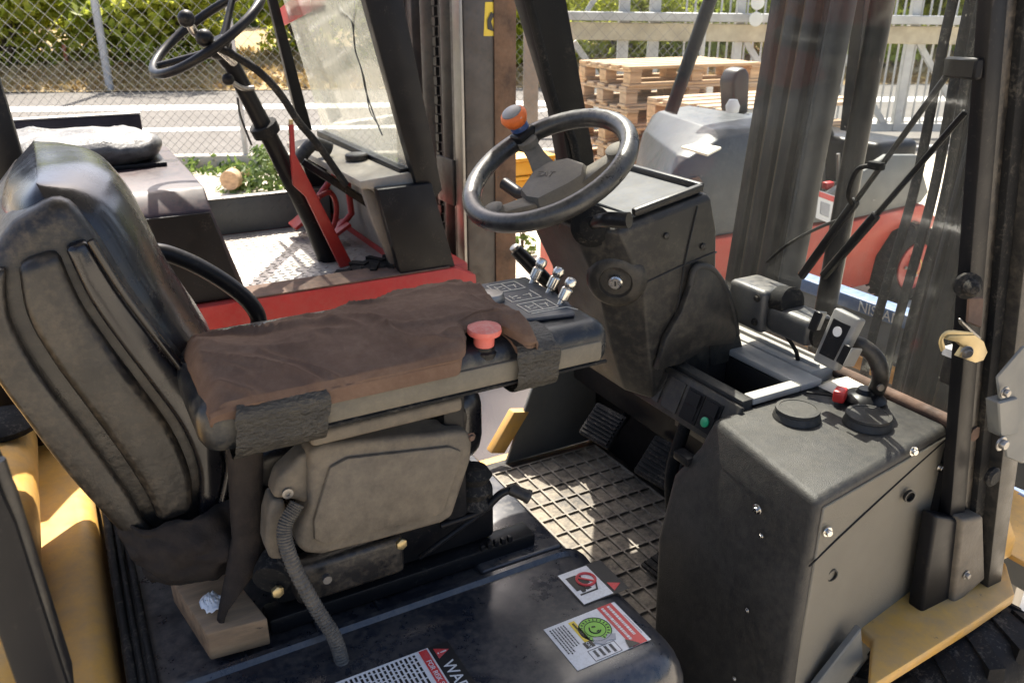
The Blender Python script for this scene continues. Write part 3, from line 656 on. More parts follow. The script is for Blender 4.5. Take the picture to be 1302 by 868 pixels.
bt = prism('pillar_boot', [(1.124,0.863),(1.201,0.83),(1.241,0.616),(1.145,0.662)], 'y', .648, .676, black_m, YF, .006, 3)
prism('pillar_boot', [(1.183,0.842),(1.242,0.83),(1.299,0.681),(1.218,0.65)], 'y', .638, .672, shield_m, YF, .006, 3)
lathe('pillar_plug', [(.016,0),(.017,.006),(.012,.010)], V((1.217,0.632,0.919)), (0,-1,0), rubber_m, YF, 16)
bolt(V((1.23,0.637,0.717)), (0,-1,0), .006, YF, steel_m)
# left front pillar
prism('front_pillar', [(0.763,2.168),(0.855,2.181),(1.032,1.622),(1.119,1.284),(1.156,1.015),(1.104,1.022),(1.022,1.389),(0.934,1.622)], 'y', 1.64, 1.70, guard_m, YF, .003)
tube('pillar_seal', [(0.875,1.635,1.796),(0.935,1.635,1.622),(0.971,1.635,1.511),(1.01,1.635,1.393),(1.055,1.635,1.323),(1.081,1.635,1.207)], .010, rubber_m, YF, 8, 4)
# rear pillars
prism('rear_pillar', [(-0.078,1.325),(-0.072,1.277),(-0.066,1.102),(-0.069,1.076),(-0.088,1.086),(-0.099,1.117),(-0.102,1.21)], 'y', .60, .66, guard_m, YF, .004)
prism('rear_pillar', [(-.13,1.42),(-.085,1.42),(-.13,2.08),(-.18,2.08)], 'y', .60, .66, guard_m, YF, .004)
tube('rear_pillar_trim', [(-0.075,0.612,1.324),(-0.073,0.612,1.288),(-0.071,0.612,1.12),(-0.071,0.612,1.089)], .006, plas_m, YF, 8)
prism('rear_pillar', [(-0.113,1.551),(-0.061,1.549),(-0.046,1.334),(-0.039,1.227),(-0.1,1.235),(-0.099,1.353)], 'y', 1.65, 1.71, guard_m, YF, .004)
prism('rear_pillar', [(-.11,.80),(-.055,.80),(-.10,1.50),(-.15,1.50)], 'y', 1.652, 1.708, guard_m, YF, .004)
prism('deck_shade_panel', [(-.2,.80),(.06,.80),(.0,1.34),(-.2,1.34)], 'y', 1.712, 1.722, guard_m, YF, .003)  # unseen panel, added to shade the rear deck
roof_fill_m = bpy.data.materials.new('roof_fill_translucent'); roof_fill_m.use_nodes = True  # unseen roof panel, made translucent to add soft fill light to the cab
_t = roof_fill_m.node_tree; _tl = _t.nodes.new('ShaderNodeBsdfTranslucent'); _tl.inputs[0].default_value = (.62,.60,.56,1)
_p = _t.nodes['Principled BSDF']; _p.inputs['Base Color'].default_value = (.10,.10,.10,1); _p.inputs['Roughness'].default_value = .3
_mx = _t.nodes.new('ShaderNodeMixShader'); _mx.inputs[0].default_value = .16
_t.links.new(_p.outputs[0], _mx.inputs[1]); _t.links.new(_tl.outputs[0], _mx.inputs[2]); _t.links.new(_mx.outputs[0], _t.nodes['Material Output'].inputs[0])
rf = sheet('guard_roof', [(-.33,.62,2.09),(.92,.62,2.09),(.92,1.70,2.09),(-.33,1.70,2.09)], roof_fill_m); del rf['kind']; setparent(rf, YF)
for a_, b_ in (((-.34,2*0+.61,2.09),(.93,.61,2.09)),((-.34,1.71,2.09),(.93,1.71,2.09)),((-.335,.60,2.09),(-.335,1.72,2.09)),((.925,.60,2.09),(.925,1.72,2.09))): bar('roof_frame', a_, b_, .04, .05, guard_m, rf)
for k in range(9): box('roof_bar', (-.26+k*.13,-.22+k*.13), (.66,1.66), (2.105,2.135), guard_m, rf, .004)

# ---- windshield with frame, wiper
ws = slab('windshield', [(1.205,.67,.992),(1.205,1.64,.992),(.918,1.64,2.06),(.918,.67,2.06)], .005, glass_m, YF, 0)
tube('lower_seal', [(1.20,.66,.985),(1.20,1.2,.985),(1.20,1.65,.985)], .013, rust_m, ws, 8)
wm = box('wiper_motor', (1.09,1.165), (1.030,1.125), (1.045,1.128), M('motor_cover',(.035,.038,.042),.35,dust=.6,dcol=DC,up=.9), YF, .010, 3)
box('gear_housing', (1.098,1.165), (.925,1.032), (1.052,1.104), wm.data.materials[0], wm, .014, 3)
lathe('cover_ring', [(.030,0),(.030,.03),(.024,.034)], (1.13,1.028,1.105), (0,-1,0.2), rubber_m, wm, 18)
lathe('end_ring', [(.028,0),(.028,.008)], (1.13,.928,1.078), (0,-1,0), rubber_m, wm, 18)
bolt(V((1.089,1.045,1.113)), (-1,0,0), .0055, wm, rubber_m); bolt(V((1.089,1.045,1.066)), (-1,0,0), .0055, wm, rubber_m)
tube('motor_cable', [(1.13,1.01,1.05),(1.14,.985,1.02),(1.15,.985,.995),(1.17,1.0,.985)], .004, rubber_m, wm, 6, 5)
tube('washer_tube', [(1.15,1.091,1.161),(1.15,1.049,1.204),(1.15,0.983,1.252),(1.15,0.922,1.286)], .003, rubber_m, wm, 6, 5)
for k, (a, b) in enumerate((((1.165,1.019,1.15), (1.075,0.738,1.533)), ((1.165,0.97,1.164), (1.075,0.704,1.484)))):
    a, b = V(a), V(b); m1 = a.lerp(b,.45); m2 = a.lerp(b,.5)
    wa = bar('wiper_arm', a, m1, .016, .010, black_m, YF, (-1,0,0), .003); bar('arm_rod', m1, b, .009, .006, black_m, wa, (-1,0,0), .002)
    if k == 0:
        q = a.lerp(b,.62); box('arm_clip', (q.x-.02,q.x-.006), (q.y-.012,q.y+.012), (q.z-.006,q.z+.006), rubber_m, wa, .002)
        tube('washer_hose', [q+V((-.01,0,0)), q+V((-.015,.03,-.01)), q+V((-.01,.045,-.05)), a.lerp(b,.42)], .004, rubber_m, wa, 6, 5)
bar('wiper_bracket', (1.075,0.743,1.538), (1.02,0.662,1.542), .026, .012, black_m, YF, (-1,0,0))
# door latch, knob, clip
lt = prism('latch_bracket', [(1.035,1.187),(1.042,1.191),(1.101,1.181),(1.126,1.166),(1.142,1.146),(1.137,1.134),(1.118,1.134),(1.073,1.153),(1.083,1.165),(1.066,1.176)], 'y', .639, .647, zinc_m, YF, .001)
tube('latch_loop', [(1.1,0.643,1.179),(1.042,0.643,1.193),(1.03,0.643,1.186),(1.039,0.643,1.17)], .005, zinc_m, lt, 6, 4, flat=.3)
bolt(V((1.087,0.638,1.158)), (-.5,-1,0), .007, lt, steel_m)
slab('spring_strip', [(1.077,0.65,1.207),(1.138,0.65,1.167),(1.136,0.65,1.158),(1.08,0.65,1.198)], .006, steel_m, lt)
slab('latch_plate', [(1.081,0.648,1.238),(1.118,0.648,1.232),(1.13,0.648,1.182),(1.09,0.648,1.199)], .004, rust_m, lt)
kb = lathe('rubber_stop', [(.018,0),(.019,.008),(.012,.012),(.011,.02),(.006,.026)], V((1.074,0.652,1.257)), (-.6,-1,0), rubber_m, YF, 16)
cl = box('glass_clip', (1.135,1.16), (.675,.70), (1.075,1.12), plas_m, YF, .004); box('clip_pad', (1.13,1.162), (.674,.701), (1.121,1.135), stw_m, cl, .002)
# mirror bracket outside the pillar
mb = slab('mirror_bracket', [(1.036,0.56,1.161),(1.081,0.56,1.197),(1.135,0.56,1.186),(1.204,0.56,1.021),(1.16,0.56,0.994),(1.11,0.56,1.019)], .004, dgrey_m, YF)
slab('bracket_fold', [(1.045,0.555,1.124),(1.09,0.555,1.121),(1.116,0.555,1.057),(1.071,0.555,1.065)], .02, dgrey_m, mb); bolt(V((1.048,0.553,1.14)), (0,-1,0), .006, mb, steel_m); bolt(V((1.07,0.553,1.057)), (0,-1,0), .008, mb, steel_m)

# ---- mast, hoses, carriage
LT = .08
def rail(y0, y1, x0, x1, mat, name='mast_rail', z0=.12, z1=2.3):
    return loft(name, [[(x0+LT*(z-1),y0,z),(x1+LT*(z-1),y0,z),(x1+LT*(z-1),y1,z),(x0+LT*(z-1),y1,z)] for z in (z0,z1)], mat, YF, bev=.006, seg=2)
for s in (1,-1):
    c = 1.225 if s > 0 else 1.17
    for a, b, x0, x1, mm in ((.302,.335,1.50,1.66,mast_m),(.288,.300,1.513,1.64,chan_m),(.250,.286,1.505,1.62,mast_m),(.236,.248,1.518,1.60,chan_m),(.200,.234,1.508,1.64,mast_m),(.178,.198,1.525,1.58,mast_m),(.164,.176,1.52,1.60,lit_edge_m)):
        rail(min(c+s*a,c+s*b), max(c+s*a,c+s*b), x0, x1, mm)
    tube('lift_cylinder', [(1.60,c+s*.11,.2),(1.60+LT*1.1,c+s*.11,2.2)], .026, mast_m, YF, 14)
for a, b in (((1.46,1.023,1.622), (1.4,1.022,0.954)), ((1.46,0.99,1.609), (1.4,0.974,0.967)), ((1.44,0.956,1.571), (1.42,0.958,0.974))):
    tube('hydraulic_hose', [V(b)+V((0,0,-.4)), V(b), V(a).lerp(V(b),.5)+V((.02,.0,0)), V(a), V(a)*2-V(b)*1+V((0,0,-.3))], .0095, hose_m, YF, 10, 8)
for z in (.35,2.2): box('mast_crossmember', (1.56+LT*(z-1),1.62+LT*(z-1)), (.90,1.44), (z,z+.1), mast_m, YF, .006)
cb = box('carriage_bar', (1.84,1.90), (.62,1.85), (.835,.875), bluebar_m, YF, .006)
text(cb, 'NISSAN', (1.8385,1.40,.842), (0,-1,0), (0,0,1), .040, stw_m)
box('carriage_plate', (1.86,1.90), (.66,1.80), (.30,.832), dgrey_m, YF, .006)
box('carriage_bar', (1.83,1.90), (.62,1.85), (.68,.72), gold_m, YF, .006)
for y in (.86,1.42): prism('fork', [(1.905,.05),(3.0,.05),(3.0,.065),(1.95,.09),(1.95,.70),(1.905,.70)], 'y', y, y+.11, steel_m, YF, .004)
bar('front_bar', (1.62,0.851,0.663), (1.62,0.747,0.671), .03, .03, bluebar_m, YF); slab('front_tray', [(1.924,0.967,0.4),(2.116,0.985,0.4),(2.044,0.901,0.4),(1.877,0.88,0.4)], .01, steel_m, YF)

# ---- side console with cup lids
cr = []
def cring(z, B, A, D, C_, ins=0): cr.append([(B[0]+ins,B[1]+ins,z),(C_[0],C_[1]+ins,z),(D[0],D[1]-ins,z),(A[0]+ins,A[1]-ins,z)])
cring(.62,(.822,.640),(.800,.930),(1.2,.93),(1.2,.70)); cring(.48,(.822,.642),(.795,.915),(1.2,.93),(1.2,.70)); cr.reverse()
cring(.74,(.825,.643),(.812,.950),(1.2,.945),(1.2,.70)); cring(.86,(.828,.645),(.838,.952),(1.2,.945),(1.2,.70)); cring(.92,(.831,.646),(.866,.925),(1.2,.935),(1.2,.70)); cring(.982,(.834,.647),(.876,.905),(1.2,.93),(1.2,.70))
cons = loft('side_console', cr, cons_m, YF, bev=.013, seg=4, ang=60)
for c in ((0.998,0.841,0.983), (1.083,0.77,0.983)):
    lid = lathe('cup_lid', [(.039,0),(.037,.007),(.034,.011),(.036,.013),(.0355,.017),(.030,.0175),(.0295,.0165),(.003,.0165)], c, (0,0,1), cons_m, cons, 32)
slab('side_panel', [(.846,.6475,.49),(1.19,.6985,.49),(1.194,.6995,.968),(.848,.650,.968)], .004, bounce_m, cons, .0015)  # near face only: bounce light put into its paler colour
tube('panel_seam', [(.835,.6435,.876),(.90,.652,.897),(1.05,.674,.935),(1.185,.694,.966)], .0014, rubber_m, cons, 6, 4)
slab('side_panel', [(.846,.6475,.49),(1.19,.6985,.49),(1.194,.6995,.968),(.848,.650,.968)], .004, bounce_m, cons, .0015)  # same pale slab again, bounce light in its colour
for px in ((0.86,0.643,0.927), (1.075,0.678,0.98), (1.177,0.69,0.915)): bolt(V(px), (-.15,-1,0), .0058, cons)
for px in ((0.824,0.741,0.918),): bolt(V(px), (-1,-.1,0), .0058, cons)
for px in ((0.822,0.725,0.881), (0.818,0.729,0.741), (0.812,0.731,0.604)): bolt(V(px), (-1,0,0), .003, cons)
for c in ((1.076,0.668,0.903), (0.9,0.652,0.83)):
    lathe('drain_hole', [(.0105,-.004),(.0105,.0012),(.0085,.0016),(.008,-.004)], c, (-.15,-1,0), stk_m, cons, 16)
sp = slab('step_plate', [(0.849,0.63,0.614),(0.964,0.63,0.721),(0.985,0.63,0.649),(0.917,0.63,0.563)], .012, dgrey_m, cons)
box('console_clip', (.845,.868), (.925,.962), (.886,.902), black_m, cons, .003)

# ---- dash with pocket and switches
da = box('dash_top', (1.128,1.196), (.935,1.66), (.955,1.000), M('dash_grey_strip',(.26,.255,.245),.5,dust=.7,dcol=(.46,.43,.37),dscale=8,up=.3,dlo=.25), YF, .004)
strip_m = da.data.materials[0]
box('strip_ridge', (1.150,1.158), (.94,1.65), (.999,1.007), strip_m, da, .002); box('strip_ridge', (1.178,1.186), (.94,1.65), (.999,1.006), strip_m, da, .002)
db = box('dash_panel', (.938,.962), (.905,1.15), (.955,.998), cons_m, YF, .004)
for x, y in (((1.075,1.127),(.905,1.15)),((.9625,1.0745),(.905,.930)),((.9625,1.0745),(1.092,1.15))): box('pocket_rim', x, y, (.984,.9975), strip_m, db, .003)
box('pocket_floor', (.9625,1.0745), (.931,1.091), (.86,.866), stk_m, db, .001); box('pocket_wall', (1.0745,1.08), (.931,1.091), (.862,.983), stk_m, db, .001); box('pocket_wall', (.9625,1.0745), (1.091,1.097), (.862,.983), stk_m, db, .001); box('pocket_wall', (.956,.9625), (.931,1.091), (.862,.983), stk_m, db, .001); box('pocket_wall', (.9625,1.0745), (.925,.931), (.862,.983), stk_m, db, .001)
SW = [V((.936,1.150,.990)), V((.936,.895,.990)), V((.906,.895,.915)), V((.906,1.150,.915))]
sw = slab('switch_panel', SW, -.012, plas_m, YF, .003, 2)
e_r = (SW[1]-SW[0]).normalized(); e_d = (SW[3]-SW[0]).normalized(); nn = e_r.cross(e_d)*(-1 if e_r.cross(e_d).x > 0 else 1)
def swp(name, u0, u1, v0, v1, h, mat, par): return decal(par, SW[0], e_r, e_d, nn, u0, u1, v0, v1, .0121, mat, name, h)
for k, u in enumerate((.030,.082,.134,.180)):
    f_ = swp('switch_blank', u, u+.042, .012, .070, .002, plas_m if k < 2 else black_m, sw)
    if k >= 2: swp('rocker', u+.006, u+.036, .016, .040, .006, black_m, f_); swp('rocker_lower', u+.006, u+.036, .041, .064, .0035, black_m, f_)
lathe('green_lamp', [(.009,0),(.009,.003),(.006,.004)], SW[0]+e_r*.199+e_d*.053+nn*.0156, nn, grn_em, sw, 16)
box('dash_lower', (1.09,1.178), (.95,1.66), (.70,.953), black_m, YF, .01); box('dash_valance', (.935,1.09), (.92,1.45), (.90,.925), black_m, YF, .006)
tube('wire_loom', [(.92,1.02,.91),(.905,1.03,.80),(.93,1.04,.66)], .012, rubber_m, YF, 8, 5)

# ---- steering column
cw_ = prism('column_cowl', [(0.887,1),(0.903,1.059),(0.935,1.106),(0.951,1.152),(0.959,1.18),(0.985,1.179),(1.008,1.164),(1.038,1.126),(1.062,1.076),(1.075,1.033),(1.07,1.016),(1.007,1.023),(0.945,1)], 'y', 1.072, 1.086, plas_m, YF, .003)
tube('cowl_rim', [(0.955,1.079,1.15),(0.963,1.079,1.179),(0.988,1.079,1.178),(1.012,1.079,1.162),(1.041,1.079,1.124),(1.066,1.079,1.073),(1.079,1.079,1.031)], .0075, cons_m, cw_, 10, 4)
prism('cowl_front', [(1.03,.97),(1.12,.97),(1.10,1.02),(1.02,1.14),(1.005,1.14)], 'y', 1.087, 1.42, plas_m, cw_, .004)
CR = []
def colring(zr, zf, rr, rm, fr, yo=0): CR.append([(rr,1.090+yo,zr),(rm,1.15+yo,zr),(rm,1.31-yo,zr),(rr,1.37-yo,zr),(fr,1.37-yo,zf),(fr,1.090+yo,zf)])
colring(.93,.93,.900,.875,1.03); colring(1.03,1.03,.880,.838,1.035); colring(1.145,1.15,.862,.806,1.025); colring(1.215,1.24,.828,.770,1.015); colring(1.262,1.300,.802,.752,.995); colring(1.270,1.309,.806,.758,.990,.006)
col = loft('steering_column', CR, plas_m, YF, bev=.007, seg=3, ang=42)
# instrument panel: rim and screen
IP = [V((.838,1.105,1.2855)), V((.985,1.105,1.3145)), V((.985,1.355,1.3145)), V((.838,1.355,1.2855))]
sc = slab('instrument_screen', [p-V((0,0,.006)) for p in IP], .006, screen_m, col)
bm = bmesh.new()
for a, b in ((IP[0],IP[1]),(IP[1],IP[2]),(IP[2],IP[3])): bm_bar(bm, a+V((0,0,.004)), b+V((0,0,.004)), .013, .014)
bevel(bm, .004, 2); from_bm('screen_rim', bm, plas_m, col)
tube('column_seam', [(.855,1.0885,1.165),(.94,1.0885,1.185),(1.018,1.0885,1.20)], .002, stk_m, col, 6)
tube('column_seam', [(.92,1.0885,1.03),(.94,1.0885,1.12),(.945,1.0885,1.185),(.965,1.0885,1.29)], .002, stk_m, col, 6)
for p in ((.90,1.0885,1.245),(.985,1.0885,1.215)): lathe('column_screw', [(.006,0),(.006,.002),(.004,.003)], p, (0,-1,0), plas_m, col, 12)
# ignition key plate on the slanted rear right face
kp = V((.822,1.121,1.168)); kn = V((-.66,-.72,-.18)).normalized()
k1 = lathe('key_plate', [(.054,-.004),(.050,.004),(.044,.009),(.030,.010),(.027,.004),(.024,.004)], kp, kn, plas_m, col, 30)
lathe('lock_cylinder', [(.0125,.003),(.0125,.011),(.010,.013)], kp, kn, chrome_m, k1, 22); box('key_slot', (-.0015,.0015), (-.0045,.0045), (.0125,.0140), stk_m, k1, 0, M=Matrix.Translation(kp) @ kn.to_track_quat('Z','Y').to_matrix().to_4x4())
# stalks
bo = V((0.775,1.135,1.267))
st = lathe('stalk_boot', [(.034,-.02),(.036,0),(.030,.004),(.031,.008),(.025,.012),(.026,.016),(.020,.020),(.020,.026),(.010,.030)], bo, (-.55,-.8,.1), rubber_m, YF, 24)
tube('stalk_handle', [bo, V((0.738,1.06,1.298)), V((0.736,1.03,1.306)), V((0.752,1,1.31))], [.006,.011,.0125,.0125], black_m, st, 14)
tube('direction_stalk', [V((.80,1.33,1.27)), V((0.793,1.42,1.267)), V((0.781,1.46,1.281))], [.006,.0125,.0125], black_m, YF, 14)
bk = tube('park_brake_lever', [V((.90,1.40,1.02)), V((0.871,1.42,1.064)), V((0.837,1.43,1.101)), V((0.803,1.45,1.142))], [.012,.014,.016,.014], black_m, YF, 14)
lathe('release_button', [(.010,0),(.010,.012),(.006,.014)], V((0.805,1.45,1.14)), (-.6,.1,.8), steel_m, bk, 12)

# ---- steering wheel
WC = V((.729,1.204,1.358)); WN = V((-.4924,-.0868,.8660)); W1 = V((.8693,0,.4943)); W2 = V((-.0429,.9962,.0755))
def WP(a, r_, h=0): a = R(a); return WC+(W1*math.cos(a)+W2*math.sin(a))*r_+WN*h
rim = tube('steering_wheel', [WP(k*6,.143) for k in range(60)], .0165, M('wheel_rim_vinyl',(.013,.013,.014),.28,dust=.45,dcol=(.2,.19,.16),dscale=12,up=.5), YF, 14, 0, True)
hubm = M('wheel_hub_plastic', (.045,.043,.040), .5, dust=.8, dcol=(.20,.175,.135), dscale=9, bump=.15, bscale=300, up=0, dlo=.25)
hub = loft('hub', [[WP(a,r_*q,h) for a, r_ in ((-62,.062),(-28,.062),(20,.056),(60,.056),(95,.056),(150,.062),(180,.062),(208,.062),(270,.050))] for q, h in ((.75,-.075),(1.0,-.060),(1.0,-.028),(.92,-.018),(.45,-.014),(.1,-.0135))], hubm, rim, ang=30)
for a in (-45,180,73):
    sp_ = loft('spoke', [[WP(a,.05)+(-W1*math.sin(R(a))+W2*math.cos(R(a)))*w_+WN*h for w_, h in ((-.024,-.030),(.024,-.030),(.020,-.050),(-.020,-.050))],
                   [WP(a,.09)+(-W1*math.sin(R(a))+W2*math.cos(R(a)))*w_+WN*h for w_, h in ((-.017,-.014),(.017,-.014),(.014,-.030),(-.014,-.030))],
                   [WP(a,.136)+(-W1*math.sin(R(a))+W2*math.cos(R(a)))*w_+WN*h for w_, h in ((-.016,.004),(.016,.004),(.012,-.010),(-.012,-.010))]], hubm, rim, bev=.004)
    lathe('spoke_pad', [(.019,-.004),(.019,.008),(.014,.011)], WP(a,.122,-.004), WN, hubm, sp_, 16)
tube('shaft', [WC+WN*-.075, WC+WN*-.16], .030, black_m, rim, 16)
text(hub, 'CAT', WP(120,.034,-.0125)-W2*-.0, (W1*.35-W2*.93), (W1*.93+W2*.35), .020, hubm)
ka = 73
kc = box('knob_clamp', (-.016,.016), (-.022,.022), (-.016,.020), black_m, rim, .006, 3, Matrix.Translation(WP(ka,.135)) @ WN.to_track_quat('Z','Y').to_matrix().to_4x4())
kb0 = WP(ka,.142,.018); kax = (WN*.93+V((-.12,-.1,0))).normalized()
lathe('knob_neck', [(.017,0),(.017,.010),(.014,.016)], kb0, kax, blue_m, kc, 20)
kn_ = lathe('spinner_knob', [(.014,.013),(.019,.016),(.0235,.025),(.025,.031),(.023,.037),(.0195,.040),(.0185,.040)], kb0, kax, orgrub_m, kc, 26)
lathe('knob_cap', [(.019,.0395),(.018,.042),(.012,.044),(.001,.0445)], kb0, kax, M('knob_cap_grey',(.16,.165,.17),.35,dust=.3,dcol=DC), kc, 24)

# ---- seat
def lerp2(a, b, t): return (a[0]+(b[0]-a[0])*t, a[1]+(b[1]-a[1])*t)
FR = [(.000,1.425),(.026,1.375),(.052,1.31),(.080,1.25),(.108,1.19),(.135,1.125),(.140,1.06),(.120,1.00),(.095,.955)]
BK = [(-.055,1.395),(-.100,1.345),(-.118,1.29),(-.112,1.235),(-.092,1.17),(-.068,1.10),(-.040,1.035),(-.014,.985),(.030,.950)]
seat = loft('seat', [[(x,y,z) for x, z in FR+BK[::-1]] for y in (1.03,1.055,1.48,1.505)], shell_m, YF, bev=.024, seg=4, ang=60)
def band(name, f0, f1, k0, k1, y0, mat, thick=.014, bev=.004):
    up = [lerp2(BK[k],FR[k],f1) for k in range(k0,k1)]; dn = [lerp2(BK[k],FR[k],f0) for k in range(k0,k1)]
    up = [(p.x,p.y) for p in catmull([(a,b,0) for a,b in up],4)]; dn = [(p.x,p.y) for p in catmull([(a,b,0) for a,b in dn],4)]
    return prism(name, up+dn[::-1], 'y', y0, y0+thick+.02, mat, seat, bev, 2, 50)
band('shell_rib', .03, .24, 1, 9, 1.014, shell_m, .014, .009); band('side_panel', .34, .66, 1, 8, 1.010, shell_m, .014, .010); band('flange', .72, .90, 1, 9, 1.012, vinyl_m, .012, .006)
tube('piping', [(*((lambda p: (p[0], 1.012, p[1]))(lerp2(BK[k],FR[k],.93))),) for k in range(1,9)], .0050, vinyl_m, seat, 8, 5)
# backrest cushion: bulging pad in front of the shell
def pad(u, v):
    a = u*2*math.pi; k = min(v*(len(FR)-2.2), len(FR)-2.2001); i = int(k); t = k-i
    f = lerp2(FR[i],FR[i+1],t); cx, cz = f; cx -= .024
    w_ = .205+.018*math.sin(v*3); th = .064-.016*v+.010*math.exp(-((v-.22)/.16)**2); e = .80
    ca, sa = math.cos(a), math.sin(a); px = abs(ca)**e*(1 if ca > 0 else -1); py = abs(sa)**e*(1 if sa > 0 else -1)
    close = 1 if v < .0 else 1
    sv = min(1, v/.13); tp = max(.04, (1-(1-sv)**2)**.5); e = e+.25*(1-sv); x = cx+px*th*tp+.0; y = 1.258+py*w_*(.86+.14*tp); z = cz+.35*px*th*tp+.004*(1-tp)
    n = fbm(x*9, y*9, z*9)*.003
    return V((x+n, y, z+n))
nu, nv = 49, 44
def padv(u, v): return pad(u, v)
vs_ = [padv(i/(nu-1), j/(nv-1)) for j in range(nv) for i in range(nu-1)]
fs = [(j*(nu-1)+i, j*(nu-1)+(i+1)%(nu-1), (j+1)*(nu-1)+(i+1)%(nu-1), (j+1)*(nu-1)+i) for j in range(nv-1) for i in range(nu-1)]
fs += [tuple(range(nu-2,-1,-1)), tuple((nv-1)*(nu-1)+i for i in range(nu-1))]
me = bpy.data.meshes.new('backrest_cushion'); me.from_pydata(vs_, [], fs); link('backrest_cushion', me, vinyl_m, seat, 60)
box('seat_cushion', (.10,.52), (1.02,1.50), (.94,1.075), vinyl_m, seat, .04, 4)
def sag(u, v):
    x = -.02+u*.19; z = 1.0-v*.100; b = math.sin(u*3.14)*.035+math.sin(v*3.14)*.03
    return V((x+.03*v, 1.03-b+.016*fbm(x*22,z*30,2), z+.012*fbm(x*18,z*12,5)))
gridpart('seat_skirt', sag, 40, 24, strap_m, seat, 60, .004)
tube('hip_restraint', [(0.107,1.52,1.22),(0.144,1.52,1.208),(0.193,1.52,1.176),(0.242,1.52,1.131),(0.273,1.52,1.09),(0.282,1.52,1.054),(0.262,1.52,1.022),(0.221,1.52,1.017)], .0155, black_m, seat, 14, 8)
box('seat_base', (.155,.50), (.965,1.40), (.838,.94), black_m, seat, .012); box('slide_rail', (.14,.56), (.945,.985), (.812,.838), black_m, seat, .004)
prism('front_cover', [(.40,.90),(.45,.90),(.47,1.06),(.42,1.08)], 'y', .985, 1.30, shell_m, seat, .012)
# side shield under the armrest
sh = prism('side_shield', [(0.207,1.109),(0.227,1.114),(0.255,1.109),(0.384,1.089),(0.421,1.082),(0.43,1.067),(0.427,1.034),(0.396,0.951),(0.379,0.946),(0.286,0.949),(0.209,0.954),(0.187,0.964),(0.178,0.982),(0.185,1.006),(0.2,1.034)], 'y', .895, .945, shield_m, seat, .010, 4)
prism('shield_face', [(0.229,1.083),(0.252,1.09),(0.392,1.068),(0.41,1.056),(0.407,1.037),(0.382,0.971),(0.368,0.966),(0.275,0.971),(0.213,0.973),(0.2,0.985),(0.202,1.013)], 'y', .889, .897, shield_m, sh, .0035, 2)
prism('shield_back', [(0.158,1.048),(0.169,1.077),(0.202,1.101),(0.239,1.1),(0.225,1.064),(0.208,1.032),(0.203,1.024),(0.188,1.036),(0.175,1.043)], 'y', .908, .945, shield_m, sh, .008, 3)
prism('shield_hook', [(0.158,1.048),(0.173,1.042),(0.173,1.022),(0.16,0.996),(0.159,0.967),(0.163,0.953),(0.146,0.962),(0.143,0.985),(0.149,1.024)], 'y', .908, .945, shield_m, sh, .006, 3)
lathe('shield_screw', [(.007,0),(.007,.003),(.0035,.003),(.003,.001)], V((0.177,0.907,1.053)), (0,-1,0), steel_m, sh, 14)
box('lower_bracket', (.175,.33), (.915,.955), (.868,.93), shell_m, seat, .01, 3)
lathe('bracket_end', [(.024,0),(.026,.01),(.024,.035)], V((0.143,0.905,0.933)), (.5,.8,.2), rubber_m, seat, 18)
for px in ((0.147,0.895,0.923), (0.318,0.9,0.933)): lathe('zinc_bolt', [(.008,0),(.008,.006),(.006,.007)], V(px), (.1,-1,.1), zinc_m, seat, 6)
lathe('lock_nut', [(.006,0),(.006,.008)], V((0.212,0.9,0.916)), (0,-1,0), steel_m, seat, 10)
bar('slide_lever', (.36,.945,.862), (0.478,0.93,0.928), .008, .008, black_m, seat); tube('slide_lever_rod', [V((0.395,0.94,0.911)), V((0.457,0.935,0.918)), V((0.489,0.93,0.941)), V((0.508,0.93,0.944))], .006, black_m, seat, 8, 5)
lathe('lever_knob', [(.008,0),(.0095,.004),(.0095,.026),(.011,.028),(.011,.033),(.008,.034)], V((0.505,0.93,0.946)), (.75,-.5,-.4), plas_m, seat, 14)
for k in range(5): box('rail_tooth', (.46+k*.012,.467+k*.012), (.938,.946), (.842,.852), black_m, seat, .001)
lathe('rubber_bellows', [(.030,0),(.022,.012),(.030,.024),(.022,.036),(.029,.048),(.02,.06)], V((0.452,0.95,0.925)), (.1,.1,1), rubber_m, seat, 18)
# ribbed cable hose
hp = catmull([V(p) for p in ((0.185,0.895,1.042), (0.164,0.885,1.017), (0.166,0.872,0.975), (0.185,0.86,0.909), (0.203,0.85,0.858), (0.209,0.845,0.807), (0.206,0.84,0.744))], 22)
bm = bmesh.new(); bm_tube(bm, hp, [.0085+(.0016 if k % 2 else 0) for k in range(len(hp))], 12); from_bm('cable_conduit', bm, M('conduit',(.035,.033,.030),.55,dust=.8,dcol=(.16,.14,.11),dscale=20,up=0), YF, 20)

# ---- armrest with control panel
ar = box('armrest', (.082,.632), (.862,1.082), (1.145,1.214), arm_m, YF, .026, 5, ang=60)
box('side_panel', (.20,.612), (.8575,.872), (1.160,1.190), armside_m, ar, .005, 2); tube('side_seam', [(.13,.8605,1.157),(.62,.8605,1.157)], .003, rubber_m, ar, 6)
box('lower_trim', (.205,.405), (.872,1.0), (1.126,1.146), shield_m, ar, .006, 3)
lathe('end_roller', [(.03,0),(.034,.01),(.034,.04),(.03,.05)], (.118,.875,1.178), (0,1,0), arm_m, ar, 20)
box('pivot_bracket', (.395,.43), (.915,.96), (.93,1.146), black_m, ar, .008); bolt(V((0.428,0.9,1.069)), (0,-1,0), .005, ar, rust_m)
pn = slab('control_panel', [(.492,.915,1.2145),(.592,.898,1.2145),(.612,.95,1.2145),(.612,1.074,1.2145),(.492,1.074,1.2145)], .007, panel_m, ar, .003, 2)
